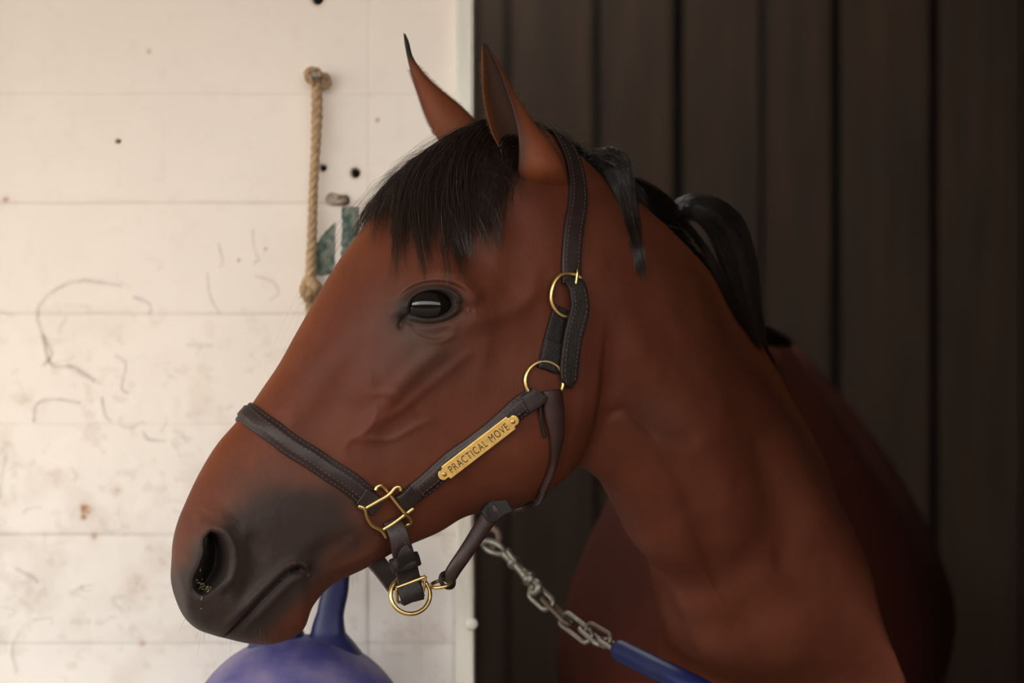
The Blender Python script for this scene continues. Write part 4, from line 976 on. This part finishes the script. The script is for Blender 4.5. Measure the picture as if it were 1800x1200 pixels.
mb = MB(); tube(mb, pxs([(724, 1050), (725, 1058)], yl-.002), .0014, 8); mb.build('chin_buckle_prong', [M['brass']], halter)
mb = MB(); C = [W(721+34.5*math.cos(t), 1045+33.5*math.sin(t), yl+.006+.010*math.sin(t+2.2)) for t in np.linspace(0, 2*math.pi, 72, endpoint=False)]; tube(mb, np.array(C), .0024, 12, closed=True)
C = [W(775+18*math.cos(t)-0*math.sin(t), 1026-3*math.cos(t)+6.0*math.sin(t), yl+.004-.010*math.sin(t)) for t in np.linspace(0, 2*math.pi, 48, endpoint=False)]; tube(mb, np.array(C), .0020, 10, closed=True)
mb.build('lead_ring', [M['brass']], halter)
# strap from the lead ring up to the throat
mb = None
free('jaw_strap', [(786, 1022, yl+.006), (797, 1001, yl+.004), (815, 975, yl+.006), (838, 940, yl+.014), (858, 910, yl+.022), (872, 892, yl+.026)], np.interp(np.linspace(0, 1, 70), [0, .12, .5, .8, 1], [.012, .0150, .0160, .0185, .024]), .0048, [M['leather_rd'], M['thread']], nrmv=(.45, -1, .25), n=70, profile=rolled)
mb = MB(); C = [W(785+13*math.cos(t)*.8+3*math.sin(t), 1020+13*math.sin(t)*.9, yl+.004+.007*math.cos(t)) for t in np.linspace(0, 6.283, 30, endpoint=False)]; tube(mb, np.array(C), .0036, 10, closed=True, flat=.6); mb.build('jaw_strap_loop', [M['leather_dk']], halter)
free('jaw_strap_top', [(853, 916, yl+.018), (866, 898, yl+.024), (892, 884, yl+.030)], .021, .005, [M['leather_dk'], M['thread']], nrmv=(.45, -1, .25), n=30, tip0=.008)
# far half of the chin strap, behind the ring
free('far_chin_strap', [(640, 960, yl+.075), (662, 990, yl+.060), (680, 1012, yl+.040), (698, 1036, yl+.020)], .021, .004, [M['leather'], M['thread']], nrmv=(.35, -1, .25), n=50, stitches=(-.7,))

# ------------------------------------------------------------------ things on the wall
def rope3(mb, P, R, turns_per_m=32):
    P = resample(P, max(20, int(np.sum(np.linalg.norm(np.diff(P, axis=0), axis=1))/.0022))); T_, N_, B_ = frames(P); L = np.r_[0, np.cumsum(np.linalg.norm(np.diff(P, axis=0), axis=1))]; R = np.interp(np.linspace(0, 1, len(P)), np.linspace(0, 1, len(np.atleast_1d(R))), np.atleast_1d(R))
    for k in range(3):
        a = L*turns_per_m*2*math.pi+k*2.094; C = P+(R*.48)[:, None]*(np.cos(a)[:, None]*N_+np.sin(a)[:, None]*B_); tube(mb, C, R*.56, 8)
RY = WY-.016
rope = empty('hanging_rope', W(557, 136, RY)); tag(rope, 'tan twisted rope hanging from a nail on the cream wall', 'rope')
mb = MB(); rope3(mb, catmull(pxs([(557, 134), (557, 200), (555, 260), (551, 330), (549, 400), (547, 460), (545, 500)], RY), 120), [.0066, .0068, .0056, .0056, .0060, .0072]); mb.build('rope_strand', [M['rope']], rope)
mb = MB(); rope3(mb, catmull(pxs([(545, 505), (545, 540), (547, 640), (548, 800), (540, 935), (536, 958)], [RY, RY, RY-.004, RY-.015, WY-.10, WY-.135]), 120), [.0056, .005, .005]); mb.build('rope_tail', [M['rope']], rope)
mb = MB()
rope3(mb, catmull(pxs([(552, 146), (543, 138), (541, 128), (551, 123), (562, 130), (563, 141)], [RY-.004, RY-.008, RY-.006, RY-.004, RY-.010, RY-.006]), 40), [.0050])
rope3(mb, catmull(pxs([(562, 136), (572, 134), (578, 143), (573, 152), (563, 152), (558, 145)], [RY+.002, RY, RY+.004, RY+.004, RY, RY-.004]), 40), [.0044]); mb.build('top_knot', [M['rope']], rope)
mb = MB()
for (cx, cy, rx, ry, ph, tl) in ((545, 502, 8, 11, 0, .5), (549, 508, 10, 9, 1.5, -.5), (542, 512, 8, 8, 3, 1), (547, 520, 8, 8, 2, 0)):
    C = [W(cx+rx*math.cos(t)+tl*3*math.sin(t), cy+ry*math.sin(t), RY-.004-.011*math.cos(t*1+ph)) for t in np.linspace(0, 6.283, 30, endpoint=False)]; tube(mb, np.array(C), .0054, 9, closed=True)
fr = random.Random(3)
for _ in range(120):
    a = fr.uniform(0, 6.28); c = (545+fr.gauss(0, 7), 508+fr.gauss(0, 10)); l = fr.uniform(5, 15); tube(mb, pxs([c, (c[0]+l*.5*math.cos(a), c[1]+l*.5*math.sin(a)), (c[0]+l*math.cos(a+.4), c[1]+l*math.sin(a+.4)+3)], [RY-.01, RY-.012, RY-.01]), .0004, 4)
mb.build('lower_knot', [M['rope']], rope)
def pin(mb, px, py, r, y0, y1, head=1.6, hy=.003):
    c0, c1 = np.array(W(px, py, y0)), np.array(W(px, py, y1)); x, z = c0[0], c0[2]
    G = [[(x+rr*math.cos(t), y, z+rr*math.sin(t)) for t in np.linspace(0, 6.283, 20, endpoint=False)] for rr, y in ((r*.01, y1), (r*head*.9, y1), (r*head, y1+hy*.4), (r*head, y1+hy), (r, y1+hy), (r, y0))]
    mb.grid(np.array(G), close_v=True, caps=True)
mb = MB(); tube(mb, pxs([(550, 132), (566, 138)], [RY-.012, RY-.010]), .0032, 10); pin(mb, 560, 136, .003, WY+.01, RY-.014, 1.8); tag(mb.build('wall_nail', [M['steel']]), 'grey metal nail holding the top knot of the rope', 'nail')
mb = MB(); C = [W(584+9*math.cos(t)-2.5*t*0, 349+8*math.sin(t), WY-.006-.0012*t) for t in np.linspace(.6, 6.6, 30)]; tube(mb, np.array(C), .0022, 8)
tube(mb, catmull(pxs([(592, 354), (600, 354), (607, 352)], [WY-.008, WY-.010, WY+.006]), 12), .0036, 8); tube(mb, catmull(pxs([(590, 344), (598, 345), (606, 348)], [WY-.008, WY-.006, WY+.006]), 12), .0024, 8)
tag(mb.build('screw_eye', [M['rope_pale'] if 'rope_pale' in M else M['wall_hook']]), 'paint-covered screw hook beside the rope above the green scraps', 'hook')
def scrap(pts, lab, seed):
    r = random.Random(seed); out = []
    for i, (a, b) in enumerate(zip(pts, pts[1:]+pts[:1])):
        m = max(2, int(math.hypot(b[0]-a[0], b[1]-a[1])/5))
        for k in range(m): f = k/m; out.append((a[0]+(b[0]-a[0])*f+r.gauss(0, .7), a[1]+(b[1]-a[1])*f+r.gauss(0, .7)))
    n = len(out); mb = MB(); V_ = [tuple(W(x, y, WY+.004)) for x, y in out]+[tuple(W(x, y, WY-.0022)) for x, y in out]
    mb.add(V_, [tuple(range(n)), tuple(range(2*n-1, n-1, -1))]+[(i, (i+1) % n, n+(i+1) % n, n+i) for i in range(n)])
    tag(mb.build('tape_scrap', [M['green']], smooth=False), lab, 'tape scrap', 'torn green scraps on the wall')
scrap([(601, 363), (630, 363), (630, 425), (640, 470), (600, 470)], 'upright green scrap just below the screw hook', 1)
scrap([(588, 391), (588, 462), (584, 482), (556, 485), (553, 432), (570, 410)], 'pointed green scrap torn beside the rope', 2)
# ball toy
BC = np.array(W(525, 1318, WY-.142)); BR = 203*K*(1+(WY-.142)/D)
ball = empty('ball_toy', BC); tag(ball, 'dusty blue ball with a handle hanging against the cream wall', 'ball')
mb = MB(); G = []
for ph in np.linspace(0.001, math.pi-.001, 60): G.append([BC+BR*np.array([math.sin(ph)*math.cos(t), math.sin(ph)*math.sin(t), math.cos(ph)]) for t in np.linspace(0, 6.2832, 90, endpoint=False)])
mb.grid(np.array(G), close_v=True, caps=True); mb.build('ball_body', [M['ball']], ball)
mb = MB(); HY = WY-.142
hp = [(580, 1160), (577, 1112), (582, 1070), (590, 1030), (588, 990), (560, 966), (520, 966), (496, 990), (490, 1030), (492, 1080), (488, 1160)]
C = catmull(pxs(hp, HY), 90); T_, N_, B_ = frames(C, up=np.array([0, 1.0, 0])); G = []
wdt = np.interp(np.linspace(0, 1, 90), [0, .1, .18, .5, .82, .9, 1], [.040, .020, .0155, .0145, .0155, .020, .040])
for i in range(90): G.append([C[i]+N_[i]*wdt[i]*.9*np.sign(math.cos(t))*abs(math.cos(t))**.7+B_[i]*wdt[i]*np.sign(math.sin(t))*abs(math.sin(t))**.7 for t in np.linspace(0, 6.2832, 24, endpoint=False)])
mb.grid(np.array(G), close_v=True, caps=True); mb.build('handle', [M['handle_blue']], ball)
# stall chain
chain = empty('stall_chain', W(860, 960, WY-.015)); tag(chain, 'steel barrier chain with blue rubber sleeve across the doorway', 'chain')
CY = lambda px: np.interp(px, [840, 1000, 1090, 1230, 1500], [WY-.015, .24, .14, .000, -.06])
def cp3(x, y, dy=0): return np.array(W(x, y, float(CY(x))+dy))
mb = MB()   # snap hook
C = [cp3(868+20*math.cos(t)*.9+5*math.sin(t)*-1, 962+20*math.cos(t)*.45+7*math.sin(t), .004*math.sin(t)) for t in np.linspace(0, 6.283, 32, endpoint=False)]; tube(mb, np.array(C), .0036, 9, closed=True)
tube(mb, catmull(np.array([cp3(886, 971), cp3(905, 990), cp3(922, 1008), cp3(936, 1023)]), 24), [.0060]*6+[.0085]*3+[.0056]*6+[.0066]*4+[.009]*3+[.007]*2, 12)
tube(mb, catmull(np.array([cp3(892, 966, -.006), cp3(900, 978, -.008), cp3(908, 988, -.006)]), 8), .003, 8)
C = catmull(np.array([cp3(940, 1022), cp3(947, 1028, -.004), cp3(944, 1040, -.006), cp3(935, 1040, -.004), cp3(936, 1028)]), 20); tube(mb, C, .0046, 9)
mb.build('snap_hook', [M['steel']], chain)
def link(x0, y0, x1, y1, flatface, wpx, r=.0028, mt='steel'):
    a, b = cp3(x0, y0), cp3(x1, y1); t = nrm(b-a); L = np.linalg.norm(b-a)/2; v = np.array([0, -1.0, 0]); v = nrm(v-t*(v@t)); s = np.cross(t, v); side_ = s if flatface else nrm(v*.9+s*.35)
    w = wpx*K/2; c = (a+b)/2; pts = []
    for k in range(16): th_ = -math.pi/2+math.pi*k/15; pts.append(c+t*(L-w+w*math.cos(th_))+side_*w*math.sin(th_))
    for k in range(16): th_ = math.pi/2+math.pi*k/15; pts.append(c+t*(-L+w+w*math.cos(th_))+side_*w*math.sin(th_))
    mb = MB(); tube(mb, np.array(pts), r, 9, closed=True); return mb.build('chain_link', [M[mt]], chain)
link(935, 1036, 968, 1066, True, 26, .0036); link(956, 1050, 1003, 1098, False, 22, .003, 'rusty'); link(988, 1084, 1038, 1122, True, 27, .0028); link(1024, 1104, 1058, 1134, False, 22, .0026); link(1044, 1102, 1066, 1132, True, 24, .0026, 'rusty') if False else None
link(1030, 1104, 1072, 1128, True, 27, .0026, 'rusty'); link(1058, 1122, 1098, 1150, False, 20, .0026)
mb = MB(); C = catmull(np.array([cp3(1088, 1142), cp3(1140, 1168), cp3(1230, 1212), np.array([.31, -.015, ZC-.43]), np.array([.46, .06, ZC-.47]), np.array([.57, .18, ZC-.46]), np.array([.645, WY-.02, ZC-.42])]), 60); T_, N_, B_ = frames(C)
R_ = .0128; a_ = np.linspace(0, 6.2832, 30, endpoint=False); G = [[C[i]+rr*(math.cos(t)*N_[i]+math.sin(t)*B_[i]) for t in a_] for i, rr in [(0, .0085), (0, .0118), (1, R_)]+[(i, R_) for i in range(2, 60)]]
G = [[np.array(p)+T_[0]*(.006 if k == 0 else 0) for p in g] for k, g in enumerate(G)]
mb.grid(np.array(G), close_v=True, caps=True); mb.build('rubber_sleeve', [M['blue_rubber']], chain)
# eye bolt that holds the chain, and a coach bolt on the jamb
mb = MB(); tube(mb, [W(836, 938, WY-.02), W(836, 938, WY+.01)], .006, 10)
C = [W(862+15*math.cos(t), 944+16*math.sin(t), WY-.018+.004*math.sin(t)) for t in np.linspace(0, 6.283, 30, endpoint=False)]; tube(mb, np.array(C), .0038, 9, closed=True); tube(mb, pxs([(830, 938), (848, 940)], [WY-.010, WY-.016]), .005, 9)
tag(mb.build('eye_bolt', [M['pale_iron']]), 'pale iron eye bolt on the door jamb holding the chain', 'bolt')
mb = MB(); C0 = W(829, 1096, WY-.014); G = [[(C0.x+rr*math.cos(t), WY-.014-h, C0.z+rr*math.sin(t)) for t in np.linspace(0, 6.283, 20, endpoint=False)] for rr, h in ((.0072, -.006), (.0074, 0), (.0068, .004), (.004, .0065), (.0004, .0075))]
mb.grid(np.array(G), close_v=True, caps=True); tag(mb.build('jamb_bolt', [M['trimpaint']]), 'white painted round bolt head on the edge of the door jamb, below the chain', 'bolt')
# hay crumbs in the nostril
mb = MB(); hr = random.Random(9)
for _ in range(26):
    px, py = hr.gauss(357, 8), hr.gauss(1030, 12); l, n = hit(px, py)
    if not l: continue
    a = hr.uniform(0, 6.28); d = Vector((math.cos(a), 0, math.sin(a)))*hr.uniform(.0006, .002); l = l+n*.0005; tube(mb, [l-d, l+d], .00025, 4)
o = mb.build('hay_crumbs', [M['hay']], horse); o['kind'] = 'stuff'; o['label'] = 'green hay crumbs in the nostril'
